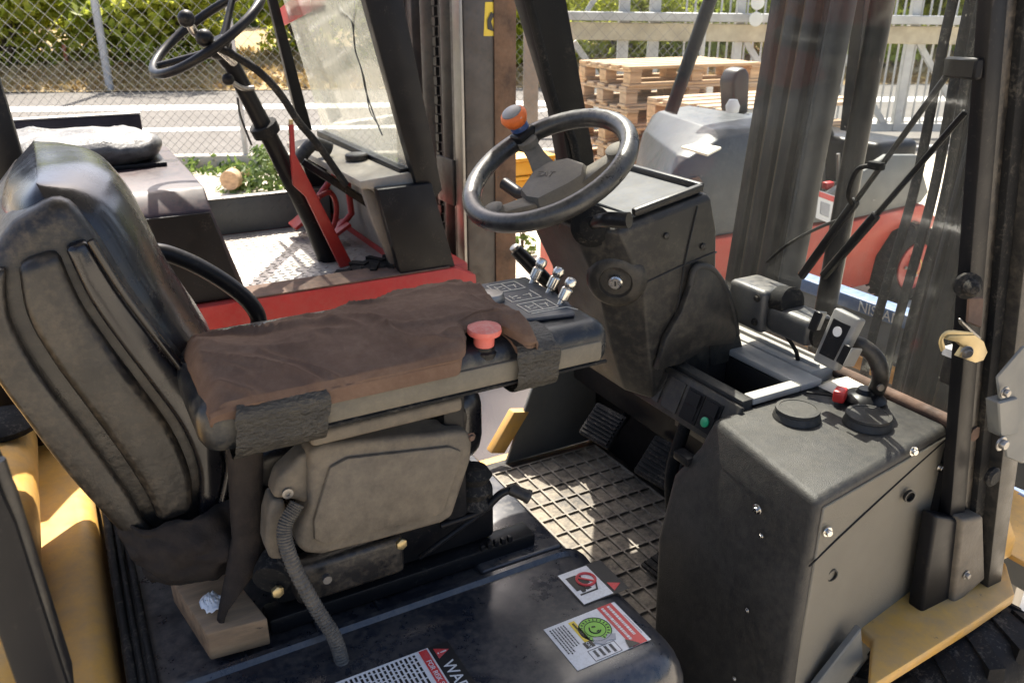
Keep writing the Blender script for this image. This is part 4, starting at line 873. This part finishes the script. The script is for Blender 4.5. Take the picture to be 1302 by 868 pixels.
for k, y in enumerate((1.042,.992,.940)):
    L0 = V((.600-.012*(k==2),y,1.212)); a = V((.42,-.12,.9)).normalized()
    lathe('lever_well', [(.015,0),(.016,.008),(.011,.009),(.010,.006)], L0, (0,0,1), rubber_m, pn, 16)
    lathe('mini_lever', [(.0045,.004),(.0045,.016),(.0080,.018),(.0085,.034),(.0065,.036),(.0080,.039),(.0088,.045),(.0070,.050),(.003,.0515)], L0, a, chrome_m, pn, 16)
bm = bmesh.new(); z = 1.2222
def ln(x0, y0, x1, y1, w_=.0014): bm_bar(bm, (x0,y0,z), (x1,y1,z), w_, .0006)
for k, y in enumerate((1.040,.993,.946)):
    x0, x1, y0, y1 = .535,.583,y-.017,y+.017
    ln(x0,y0,x1,y0); ln(x0,y1,x1,y1) if k != 1 else None; ln(x0,y0,x0,y1); ln(x1,y0,x1,y1); ln((x0+x1)/2,y0,(x0+x1)/2,y1) if k != 1 else None
    ln(x0+.008,y-.008,x0+.008,y+.008); ln(x0+.008,y,x0+.02,y+.004); ln(x1-.012,y-.01,x1-.008,y+.006); ln(x1-.02,y+.002,x1-.006,y+.002); ln(x0+.014,y-.006,x0+.02,y-.006)
ln(.535,.922,.592,.922); ln(.592,.922,.600,.905)
from_bm('lever_symbols', bm, line_m, pn, smooth=False)
lathe('rotary_knob', [(.020,0),(.021,.006),(.018,.012),(.008,.014)], (.512,1.0,1.2205), (0,0,1), steel_m, pn, 20)
eb = V((.440,.880,1.200))
es = lathe('emergency_stop', [(.0135,.010),(.0135,.026),(.0215,.028),(.0225,.031),(.0215,.036),(.012,.0395),(.001,.040)], eb, (0,-.08,1), redpl_m, ar, 26)
lathe('stop_collar', [(.018,-.004),(.018,.004),(.0145,.006),(.0145,.011)], eb, (0,-.08,1), black_m, es, 20)
def tape(x0, x1, sk):
    path = [(.880,1.2165),(.8480,1.204),(.8485,1.178),(.8545,1.152),(.880,1.137),(.98,1.135),(1.078,1.139),(1.0885,1.158),(1.088,1.20),(1.07,1.2150),(.97,1.2155)]
    path = catmull([(0,a,b) for a, b in path], 6, True)
    n = len(path)
    def f_(u, v):
        p = path[int(round(v*n)) % n]; x = x0+(x1-x0)*u+sk*(p.z-1.17)+.004*fbm(p.y*40,p.z*40,u*2+sk)
        c = abs(fbm(x*70, p.y*60, p.z*150))*.0014+abs(fbm(x*160,p.y*90,p.z*220,2))*.0010
        d = V((0, p.y-.97, (p.z-1.172)*2.5)).normalized(); return V((x, p.y, p.z))+d*c
    return gridpart('tape_wrap', f_, 42, n*2+1, tape_m, ar, 25)
tape(.118,.222,.10); tape(.474,.536,-.05)

# ================================================================ LOOSE THINGS IN THE CAB
def cloth(u, v):
    x = .094+u*.412; zlo = 1.198-.010*min(1,max(0,(u-.02)*5)); front = max(0,(u-.74)/.26)
    dip = math.exp(-((x-.440)/.033)**4)
    path = [(.8535,zlo),(.852,1.206),(.857,1.2165),(.885,1.226),(.95,1.235),(1.02,1.231),(1.060,1.215),(1.086,1.188)]
    k = v*(len(path)-1); i = min(int(k), len(path)-2); t = k-i; t = t*t*(3-2*t)*.5+t*.5
    y = path[i][0]+(path[i+1][0]-path[i][0])*t; z = path[i][1]+(path[i+1][1]-path[i][1])*t
    if v < .5:                                     # gathered round the red button
        w_ = min(1,1.3*dip)*(1-v/.5); y += .085*w_; z = max(z, 1.222)*w_ + z*(1-w_)+.012*w_
    nrm = max(0, min(1, v*3))
    f1 = .0045*math.sin(x*42+y*30+3.0*fbm(x*5,y*6,1)); q_ = 1-abs(fbm(x*6+3, y*9+x*5, 2, 2))*2.2; f2 = .006*fbm(x*7, y*9, z*7, 2)+.007*max(0,q_)**3; rg1 = max(0, 1-abs(fbm(x*8+y*10, y*5-x*3, 7, 2))*3.2)**4; rg2 = max(0, 1-abs(fbm(x*20-y*16, y*12+x*9, 3, 2))*3)**4; f3 = .0045*rg1+.0022*rg2*(.4+front)+.0008*fbm(x*60, y*60, z*60, 2)
    puff = .004+.008*front+.009*math.exp(-((u-.80)/.14)**2)
    h = (.25 if v < .18 else 1)*max(-.004, f1*(.35+.9*front)+f2+f3+puff)
    top = 1 if 2 <= k <= 6 else .45
    ed = max(0, 1-u/.05)**2+max(0, 1-(1-u)/.04)**2; z -= ed*(.020 if k > 1.5 else .004); h *= (1-min(1,ed))
    return V((x+.005*fbm(y*9,z*9,3)*(1+front), y-(h*.7 if k < 2 else 0)+(h*.5 if k > 6 else 0), z+h*top))
ct = gridpart('brown_cloth', cloth, 220, 110, cloth_m, None, 80, .0025)
tag(ct, 'crumpled brown cloth laid over the armrest beside the red button', 'cloth')
# hanging dark strap / sleeve end
rg = []
for k, (px, w_, th) in enumerate((((0.144,0.955,1.117),.022,.014),((0.135,0.955,1.046),.021,.014),((0.128,0.955,0.977),.020,.013),((0.119,0.952,0.932),.024,.013),((0.108,0.948,0.907),.026,.010),((0.094,0.945,0.888),.018,.008),((0.086,0.945,0.873),.006,.004))):
    c = V(px); rg.append([c+V((math.cos(a)*w_*(1+.08*math.sin(3*a+k)), math.sin(a)*th, .02*math.cos(a)*(k > 3))) for a in [j*2*math.pi/18 for j in range(18)]])
tag(loft('hanging_sleeve', rg, strap_m, None, ang=70), 'dark limp sleeve hanging below the armrest onto the timber block', 'strap')
# timber block
WB = [V(p) for p in ((0.032,1.077,0.862), (0.058,0.931,0.862), (0.135,0.923,0.862), (0.111,1.048,0.862))]
tb = loft('timber_block', [[p-V((0,0,.044)) for p in WB], WB], block_m, None, bev=.003, seg=2)
tag(tb, 'dirty rectangular timber block lying beside the seat base', 'block')
tc_ = V((0.074,0.985,0.864))
def tiss(u, v):
    a = u*2*math.pi; r_ = .019*v*(1+.35*fbm(math.cos(a)*2,math.sin(a)*2,4)); return tc_+V((math.cos(a)*r_*.75, math.sin(a)*r_*1.15, .002+.009*(1-v)+.006*abs(fbm(math.cos(a)*3*v, math.sin(a)*3*v, 1))))
tag(gridpart('paper_tissue', tiss, 30, 10, white_m, None, 40, .001), 'small scrap of white tissue on the timber block', 'tissue')
# phone holder
ph = thing('phone_holder', 'grey and black phone holder on a curved arm stuck to the console top', 'phone holder', (1.139,0.83,0.986))
hm = M('holder_grey', (.16,.16,.155), .45, dust=.5, dcol=(.35,.33,.28), up=.2)
lathe('suction_base', [(.036,0),(.037,.004),(.030,.010),(.016,.014),(.012,.022)], (1.143,0.828,0.986), (0,0,1), black_m, ph, 24)
tube('curved_arm', [V((1.164,0.824,0.995)), V((1.137,0.8,1.043)), V((1.129,0.81,1.074)), V((1.115,0.83,1.091)), V((1.106,0.85,1.091))], .009, plas_m, ph, 10, 6, flat=1.6)
lathe('hinge_bolt', [(.006,0),(.006,.004)], (1.126,0.79,1.03), (-.3,-1,0), steel_m, ph, 12)
HB = [V(p) for p in ((1.085,0.872,1.152), (1.085,0.818,1.148), (1.06,0.832,1.056), (1.06,0.88,1.058))]
bd = slab('cradle', HB, .020 if (HB[1]-HB[0]).cross(HB[2]-HB[0]).x > 0 else -.020, hm, ph, .005, 3)
n_ = (HB[1]-HB[0]).cross(HB[3]-HB[0]).normalized(); n_ = n_ if n_.x < 0 else -n_
ctr = sum(HB, V((0,0,0)))/4
slab('cradle_pad', [ctr+(p-ctr)*.66+n_*.0003 for p in HB], .0015 if (HB[1]-HB[0]).cross(HB[2]-HB[0]).dot(n_) > 0 else -.0015, black_m, bd)
lathe('emblem_disc', [(.0085,0),(.0085,.0008)], ctr.lerp((HB[0]+HB[1])/2,.3)+n_*.002, n_, stw_m, bd, 20)
for a, b, nm in ((HB[0].lerp(HB[3],.15),HB[0].lerp(HB[3],.5),'side_clamp'),(HB[1].lerp(HB[2],.45),HB[1].lerp(HB[2],.80),'side_clamp')):
    out = ((HB[0]-HB[1]) if nm and a is not None and (a-HB[0]).length < (a-HB[1]).length else (HB[1]-HB[0])).normalized()
    slab(nm, [a+out*.002+n_*.014, a+out*.020+n_*.014, b+out*.020+n_*.014, b+out*.002+n_*.014], .004, black_m, bd); slab('clamp_lip', [a+out*.018-n_*.012, a+out*.018+n_*.016, b+out*.018+n_*.016, b+out*.018-n_*.012], .004, hm, bd)
pc = V((1.101,0.844,0.988))
rc = thing('red_clip', 'small red plastic clip with a black pin lying between the cup lids and phone holder', 'clip', pc)
box('clip_body', (-.014,.014), (-.010,.010), (.0,.022), redcl_m, rc, .004, 2, Matrix.Translation(pc) @ Matrix.Rotation(.5,4,'Z')); tube('pin', [pc+V((-.005,.01,.006)), pc+V((-.03,.045,.003))], .0025, black_m, rc, 6)
rp = V((1.159,0.875,0.987))
def paper(u, v): return rp+V((-.045+.09*u, -.028+.056*v, .0006+.003*math.sin(u*3)*v))
tag(gridpart('paper_slip', paper, 8, 6, M('paper',(.62,.58,.50),.8,var=.08), None, 60, .0004), 'crumpled pale paper slip under the phone holder base', 'paper')

# ================================================================ OLD RED FORKLIFT (behind, left)
RF = thing('red_forklift', 'old red forklift with hazy windshield and rusty mast parked behind the yellow one', 'forklift', (.6,3.5,0))
prism('side_sill', [(-.9,.15),(1.40,.15),(1.47,.30),(1.455,.56),(1.36,.605),(-.9,.605)], 'y', 2.97, 3.03, red_m, RF, .006)
prism('side_sill', [(-.9,.15),(1.40,.15),(1.47,.30),(1.455,.56),(1.36,.605),(-.9,.605)], 'y', 4.12, 4.18, red_m, RF, .006)
box('front_fender', (1.20,1.45), (3.032,4.118), (.50,.60), red_m, RF, .012)
slab('sill_tread', [(.50,2.975,.606),(1.34,2.975,.606),(1.34,3.12,.606),(.44,3.12,.606)], .006, rust_m, RF)
prism('chassis', [(-.9,.2),(1.2,.2),(1.2,.54),(-.9,.54)], 'y', 3.032, 4.118, rust_m, RF, .01)
fl2 = box('floor_plate', (.44,1.20), (3.122,4.08), (.545,.572), plate_m, RF, .002)
bm = bmesh.new()
for i in range(19):
    for j in range(24):
        x = .47+i*.038; y = 3.14+j*.039; Mx = Matrix.Translation((x,y,.572)) @ Matrix.Rotation(R(45 if (i+j) % 2 else -45),4,'Z'); bm_box(bm, (-.013,.013), (-.0035,.0035), (0,.003), Mx)
o = from_bm('tread_bumps', bm, plate_m, fl2, smooth=False); o['kind'] = 'stuff'
sw2 = box('far_side_plate', (.50,1.18), (4.082,4.116), (.573,.745), dgrey_m, RF, .003); box('plate_edge', (.50,1.18), (4.076,4.121), (.746,.752), steel_m, sw2, .001)
bm = bmesh.new()
for i in range(16):
    for j in range(4):
        Mx = Matrix.Translation((.53+i*.04,4.082,.60+j*.038)) @ Matrix.Rotation(R(90),4,'X') @ Matrix.Rotation(R(45 if (i+j) % 2 else -45),4,'Z'); bm_box(bm, (-.011,.011), (-.003,.003), (0,.003), Mx)
o = from_bm('tread_bumps', bm, dgrey_m, sw2, smooth=False); o['kind'] = 'stuff'
def hr(x0, x1): 
    S = [(3.02,.607),(3.02,.94),(3.035,.955),(3.085,1.003),(3.105,1.010),(3.47,1.018),(4.05,1.018),(4.05,.607)]
    return [((x1 if z < .7 else x0), y, z) for y, z in S]
h2 = loft('engine_hood', [hr(-.8,-.8), hr(.445,.535)], hoodr_m, RF, bev=.008, seg=2)
slab('hood_side_panel', [(-.79,3.012,.612),(.515,3.012,.612),(.44,3.012,.935),(-.79,3.012,.935)], .004, black_m, RF)
box('hood_side_plate', (-.7,.36), (4.052,4.10), (.80,1.16), hoodr_m, RF, .006); box('plate_edge', (-.7,.362), (4.048,4.104), (1.161,1.168), plate_m, RF, .002)  # pale strip on top paints in the lit edge of the plate
def bag(u, v):
    a = u*2*math.pi; b = (v-.5)*math.pi; e = .55; c = math.cos(b)
    f_ = lambda t: abs(t)**e*(1 if t > 0 else -1)
    x = .05+.34*f_(math.cos(a))*abs(c)**.5; y = 3.72+.22*f_(math.sin(a))*abs(c)**.5; z = 1.085+.065*math.sin(b)
    return V((x, y, z+.018*fbm(x*7,y*7,z*7)+.008*fbm(x*30,y*30,z*30)))
s_ = gridpart('seat_cushion', bag, 60, 26, silver_m, RF, 70)
box('seat_rail', (-.2,.38), (3.52,3.92), (1.019,1.035), black_m, RF, .002)
# wheels
tyre_wheel(1.10, 3.06, .31, .31, .19, RF, red_m); tyre_wheel(-.45, 3.06, .27, .27, .17, RF, red_m)
box('counterweight', (-1.35,-.91), (2.99,4.16), (.2,1.0), red_m, RF, .05, 4)
# front cowl, dash and windshield
prism('cowl_side', [(1.05,0.957),(1.275,0.959),(1.367,0.604),(1.127,0.61)], 'y', 2.985, 3.03, black_m, RF, .004)
prism('cowl_side', [(1.05,0.957),(1.275,0.959),(1.367,0.604),(1.127,0.61)], 'y', 4.12, 4.16, black_m, RF, .004)
d2 = prism('dash', [(1.00,.955),(1.00,.985),(1.205,1.0),(1.24,.96),(1.24,.60),(1.20,.60),(1.18,.93)], 'y', 3.032, 4.118, M('dash_dust',(.20,.19,.17),.6,dust=.8,dcol=(.38,.33,.25),up=.4,dlo=.2), RF, .006)
prism('dash_support', [(1.02,.95),(1.07,.93),(1.24,.607),(1.13,.607),(1.06,.80)], 'y', 3.08, 3.115, M('support_grey',(.17,.155,.14),.6,dust=.6,dcol=(.26,.22,.17)), RF, .006)
lathe('dash_cap', [(.045,0),(.048,.01),(.048,.025),(.042,.03)], (1.12,3.42,.993), (0,0,1), plas_m, d2, 20)
pr_ = prism('windshield_pillar', [(0.972,2.053),(1.089,2.061),(1.197,1.623),(1.327,0.926),(1.299,0.897),(1.231,0.904),(1.055,1.623)], 'y', 3.00, 3.055, black_m, RF, .004)
prism('windshield_pillar', [(0.917,2.187),(0.97,2.191),(1.031,1.624),(1.138,1.029),(1.076,1.034),(0.988,1.624)], 'y', 4.13, 4.17, black_m, RF, .004)
bar('windshield_sill', (1.195,3.05,.998), (1.185,4.14,1.010), .05, .03, black_m, RF)
w2_ = slab('windshield', [(1.205,3.055,1.005),(1.195,4.13,1.015),(.98,4.13,1.95),(.99,3.055,1.95)], .004, glassr_m, RF, 0)
slab('red_stripe', [(1.075,4.468,1.552),(1.075,3.95,1.65),(1.075,3.538,1.647),(1.075,3.55,1.606),(1.075,4.335,1.496)], .004, str_m, w2_)
def zwire(pts, r_, par, nm='hanging_wire'): return tube(nm, pts, r_, stk_m, par, 6, 6)
zwire([(1.08,3.398,1.652),(1.08,3.373,1.595),(1.08,3.249,1.554),(1.08,3.225,1.499),(1.08,3.219,1.443),(1.08,3.161,1.375),(1.08,3.13,1.306),(1.08,3.058,1.226),(1.08,2.977,1.158)], .003, w2_); zwire([(1.085,3.188,1.65),(1.085,3.227,1.555),(1.085,3.24,1.456),(1.085,3.154,1.347),(1.085,3.114,1.235),(1.085,3.019,1.187)], .0025, w2_)
# lever, pedals, column, steering wheel
prism('red_lever', [(0.818,1.177),(0.836,1.176),(0.83,1.061),(1.029,0.58),(0.973,0.574),(0.855,0.89),(0.809,0.942),(0.811,1.051)], 'y', 3.29, 3.312, red_m, RF, .003)
tube('lever_rod', [(0.828,3.3,1.194),(0.822,3.3,1.135)], .009, zinc_m, RF, 8)
for k, (a, t) in enumerate((((0.977,3.871,0.66),-35),((1.081,3.667,0.64),-30))):
    Mx = Matrix.Translation(a) @ Matrix.Rotation(R(t),4,'Y'); p_ = box('pedal', (-.06,.06), (-.06,.06), (-.008,.008), red_m, RF, .003, 1, Mx); tube('pedal_arm', [Mx @ V((0,0,-.008)), Mx @ V((.10,0,.02)), V((1.15, a[1], .85))], .016, red_m, p_, 8)
tube('bracket_ring', [(0.978,3.55,0.828),(1.032,3.55,0.84),(1.055,3.55,0.778),(1.038,3.55,0.698),(0.998,3.55,0.649)], .012, red_m, RF, 8, 5)
C0, C1 = V((0.915,3.42,0.742)), V((0.625,3.3,1.415))
sc2 = tube('steering_column', [C0+V((.08,.03,-.25)), C0, C0.lerp(C1,.5), C1], [.05,.045,.035,.03], black_m, RF, 14)
lathe('column_clamp', [(.05,-.02),(.055,-.02),(.055,.02),(.05,.02)], C0.lerp(C1,.62), C1-C0, rubber_m, sc2, 14)
W0 = V((0.555,3.28,1.517)); n2 = V((-.56,-.10,.82)).normalized(); a2 = V((0,1,0)).cross(n2).normalized(); b2 = n2.cross(a2)
def W2P(a, r_, h=0): return W0+(a2*math.cos(R(a))+b2*math.sin(R(a)))*r_+n2*h
rw = tube('steering_wheel', [W2P(k*7.5,.235) for k in range(48)], .0165, black_m, RF, 12, 0, True)
for a in (40,165,285): tube('spoke', [W2P(a,.215), W2P(a,.10,-.04), W2P(a,.02,-.07)], [.012,.014,.02], black_m, rw, 10)
lathe('hub', [(.03,-.10),(.045,-.08),(.05,-.05),(.035,-.035)], W0, n2, black_m, rw, 18)
tube('hub_column', [W0+n2*-.08, C1], .035, black_m, rw, 14)
for px, r_ in (((0.457,3.05,1.566),.028),((0.511,3.08,1.504),.030)):
    bm = bmesh.new(); bmesh.ops.create_uvsphere(bm, u_segments=16, v_segments=10, radius=r_); bmesh.ops.translate(bm, verts=bm.verts, vec=V(px)); from_bm('lever_ball', bm, black_m, RF)
tube('shift_lever', [V((0.464,3.08,1.561)), V((0.486,3.1,1.521)), V((0.517,3.12,1.502)), V((0.56,3.15,1.472)), V((0.622,3.2,1.415))], .014, chrome_m, RF, 10, 5)
tube('control_hose', [(0.545,3.12,1.479),(0.614,3.12,1.441),(0.689,3.12,1.386),(0.75,3.12,1.314),(0.811,3.12,1.207),(0.877,3.12,1.116),(0.972,3.12,0.958)], .014, rubber_m, RF, 10, 8)
bl = V((0.602,3.25,1.356)); bm = bmesh.new(); bmesh.ops.create_uvsphere(bm, u_segments=14, v_segments=8, radius=.022); bmesh.ops.translate(bm, verts=bm.verts, vec=bl); from_bm('lever_ball', bm, black_m, RF)
tube('stalk', [bl, V((0.654,3.28,1.321)), V((0.699,3.3,1.317))], .010, steel_m, RF, 8, 4); zwire([(0.629,3.26,1.29),(0.631,3.26,1.231),(0.644,3.26,1.173),(0.66,3.26,1.114)], .004, RF)
tube('engine_pipe', [(0.913,3.6,0.98),(0.959,3.6,1.026),(0.995,3.6,1.047),(1.063,3.6,1.018)], .03, plas_m, RF, 10, 5); bar('cross_brace', (0.911,3.5,0.995), (1.157,3.4,0.804), .03, .03, mast_m, RF)
# mast
box('mast_rail', (1.53,1.77), (3.20,3.32), (.06,2.5), mastr_m, RF, .010, 2)
box('mast_rail', (1.53,1.77), (3.90,4.02), (.06,2.5), mastr_m, RF, .010, 2)
box('rust_face', (1.665,1.768), (3.192,3.1995), (.07,2.5), rustst_m, RF, .002); box('rail_face', (1.515,1.529), (3.205,3.275), (.06,2.5), steel_m, RF, .002)
box('inner_rail', (1.56,1.70), (3.325,3.40), (.06,2.5), mastr_m, RF, .008); box('inner_rail', (1.56,1.70), (3.82,3.895), (.06,2.5), mastr_m, RF, .008)
tube('lift_cylinder', [(1.62,3.50,.1),(1.62,3.50,2.5)], .055, mastr_m, RF, 20); tube('lift_cylinder', [(1.62,3.72,.1),(1.62,3.72,2.5)], .055, mastr_m, RF, 20)
box('mast_plate', (1.505,1.522), (3.29,3.46), (.78,.98), mastr_m, RF, .004); box('mast_crossmember', (1.52,1.60), (3.32,3.90), (.20,.34), mastr_m, RF, .006)
bm = bmesh.new()
for k in range(52): bm_box(bm, (1.575,1.592), (3.585,3.62) if k % 2 else (3.592,3.613), (.3+k*.042,.336+k*.042))
from_bm('lift_chain', bm, mast_m, RF, smooth=False)
box('backrest_post', (1.90,1.95), (3.55,3.60), (.2,2.4), rust_m, RF, .004)
ys = slab('yellow_sticker', [(1.629,3.199,1.615),(1.682,3.199,1.615),(1.67,3.199,1.486),(1.62,3.199,1.487)], .0015, sty_m, RF, 0)
poly_decal(ys, V((1.626,3.196,1.493)), (.9,0,0), (0,0,1), (0,-1,0), [(.012,.02),(.045,.01),(.030,.05),(.048,.075),(.030,.085),(.010,.055)], .0002, stk_m, 'warning_pictogram')

# ================================================================ GREY AND RED TRUCK (behind the windshield)
T3 = thing('grey_red_truck', 'small grey and red lift truck seen through the windshield in front of the pallets', 'forklift', (3.3,3.4,0))
prism('chassis', [(2.30,.14),(3.90,.14),(3.92,.30),(4.02,.43),(4.20,.47),(4.36,.40),(4.40,.46),(4.25,.56),(3.7,.53),(2.95,.56),(2.30,.56)], 'y', 2.92, 3.88, orange_m, T3, .012)
box('step_recess', (2.45,2.62), (2.912,2.925), (.36,.46), stk_m, T3, .004)
HR = []
for x, zt, ys0 in ((2.20,.62,.10),(2.24,.86,.05),(2.36,1.00,.02),(2.60,1.10,.0),(3.05,1.12,.0),(3.10,1.09,.0)):
    x += .14; zt -= .045; tp_ = max(0,(3.1-x)/.76)
    HR.append([(q_[0]+(q_[1]-2.95)*.62*tp_,q_[1],q_[2]) for q_ in [(x,2.95+ys0,.562),(x,2.95+ys0,zt-.10),(x,2.98+ys0,zt-.03),(x,3.06+ys0,zt),(x,3.74-ys0,zt),(x,3.82-ys0,zt-.03),(x,3.85-ys0,zt-.10),(x,3.85-ys0,.562)]])
h3 = loft('rear_hood', HR, grey_m, T3, bev=.012, seg=3, ang=50)
prism('vent_recess', [(2.529,0.65),(2.511,0.738),(2.53,0.824),(2.563,0.865),(2.6,0.868),(2.627,0.837),(2.635,0.724),(2.628,0.618)], 'y', 2.940, 2.949, rust_m, h3, .006)
for k in range(6): lathe('hood_rivet', [(.010,0),(.008,.006)], (3.20,3.03+k*.13,1.073), (0,0,1), steel_m, h3, 8)
slab('hood_label', [(2.316,2.749,1.055),(2.449,2.795,1.055),(2.45,2.652,1.055),(2.285,2.546,1.055)], .010, M('label_cream',(.66,.62,.50),.5,var=.1), h3)
prism('side_panel', [(3.12,.562),(3.7,.535),(4.25,.563),(4.30,.62),(4.15,.84),(3.9,.86),(3.5,.70),(3.25,.72),(3.14,.86)], 'y', 2.94, 2.98, dgrey_m, T3, .01)
lb = slab('safety_label', [(3.404,2.935,0.722),(3.611,2.935,0.651),(3.602,2.935,0.5),(3.404,2.935,0.579)], .003, stw_m, T3); slab('label_header', [(3.402,2.932,0.719),(3.602,2.932,0.649),(3.602,2.932,0.619),(3.402,2.932,0.691)], .003, str_m, lb); slab('label_pictogram', [(3.424,2.932,0.664),(3.498,2.932,0.639),(3.501,2.932,0.568),(3.432,2.932,0.597)], .003, stgr_m, lb)
box('operator_floor', (3.12,4.2), (2.985,3.86), (.45,.56), dgrey_m, T3, .01)
box('seat', (3.28,3.60), (3.25,3.65), (.95,1.05), vinyl_m, T3, .03, 3); prism('seat_back', [(3.254,1.055),(3.22,1.222),(3.245,1.28),(3.303,1.294),(3.336,1.261),(3.356,1.049)], 'y', 3.44, 3.56, stk_m, T3, .02, 3)
lathe('beacon_cap', [(.03,0),(.035,.03),(.02,.06)], (2.912,3.1,1.121), (0,0,1), stw_m, T3, 14)
dd = box('dash', (3.95,4.30), (3.05,3.80), (.62,.90), black_m, T3, .04, 3); lathe('gauge', [(.06,0),(.065,.01),(.058,.012)], (3.94,3.181,0.93), (-1,-.1,.3), stw_m, dd, 24); lathe('gauge_face', [(.045,.012),(.045,.0135)], (3.94,3.181,0.93), (-1,-.1,.3), bluebar_m, dd, 20)
w3 = V((3.78,3.42,1.13)); n3 = V((-.5,-.1,.86)).normalized(); a3 = V((0,1,0)).cross(n3).normalized(); b3 = n3.cross(a3)
r3 = tube('steering_wheel', [w3+(a3*math.cos(k*.2618)+b3*math.sin(k*.2618))*.15 for k in range(24)], .014, black_m, T3, 8, 0, True); tube('column', [w3-n3*.02, (4.05,3.44,.80)], .045, black_m, r3, 12)
for y in (3.1,3.2,3.3): tube('control_lever', [(3.75,y,.60),(3.70,y,.86)], .010, steel_m, T3, 8); 
lathe('lever_bellows', [(.07,0),(.055,.03),(.06,.05),(.045,.08),(.05,.10),(.02,.14)], (3.74,3.12,.56), (0,0,1), rubber_m, T3, 16); lathe('lever_bellows', [(.06,0),(.045,.03),(.05,.05),(.03,.10)], (3.74,3.30,.56), (0,0,1), plas_m, T3, 16)
box('red_knob', (3.52,3.58), (2.99,3.03), (.70,.74), redcl_m, T3, .01)
tube('guard_pillar', [V((2.576,3.15,1.135)), V((2.758,3.15,1.624)), V((2.853,3.15,1.87))], .032, black_m, T3, 12)
bar('guard_front_pillar', (3.656,3,1.001), (3.603,3,1.833), .10, .07, mast_m, T3, (0,1,0)); bar('guard_front_pillar', (4.25,3.80,.8), (4.0,3.80,2.15), .08, .07, mast_m, T3, (0,1,0))
box('guard_roof', (3.0,4.0), (3.0,3.85), (2.14,2.19), black_m, T3, .02)
tyre_wheel(4.17, 2.86, .225, .225, .15, T3, red_m, -1, 20); tyre_wheel(2.55, 2.93, .17, .17, .13, T3, red_m, -1, 16)
lathe('hub_cap', [(.05,0),(.05,.012),(.03,.016)], (4.17,2.855,.225), (0,-1,0), sty_m, T3, 16)

print('setting ok')
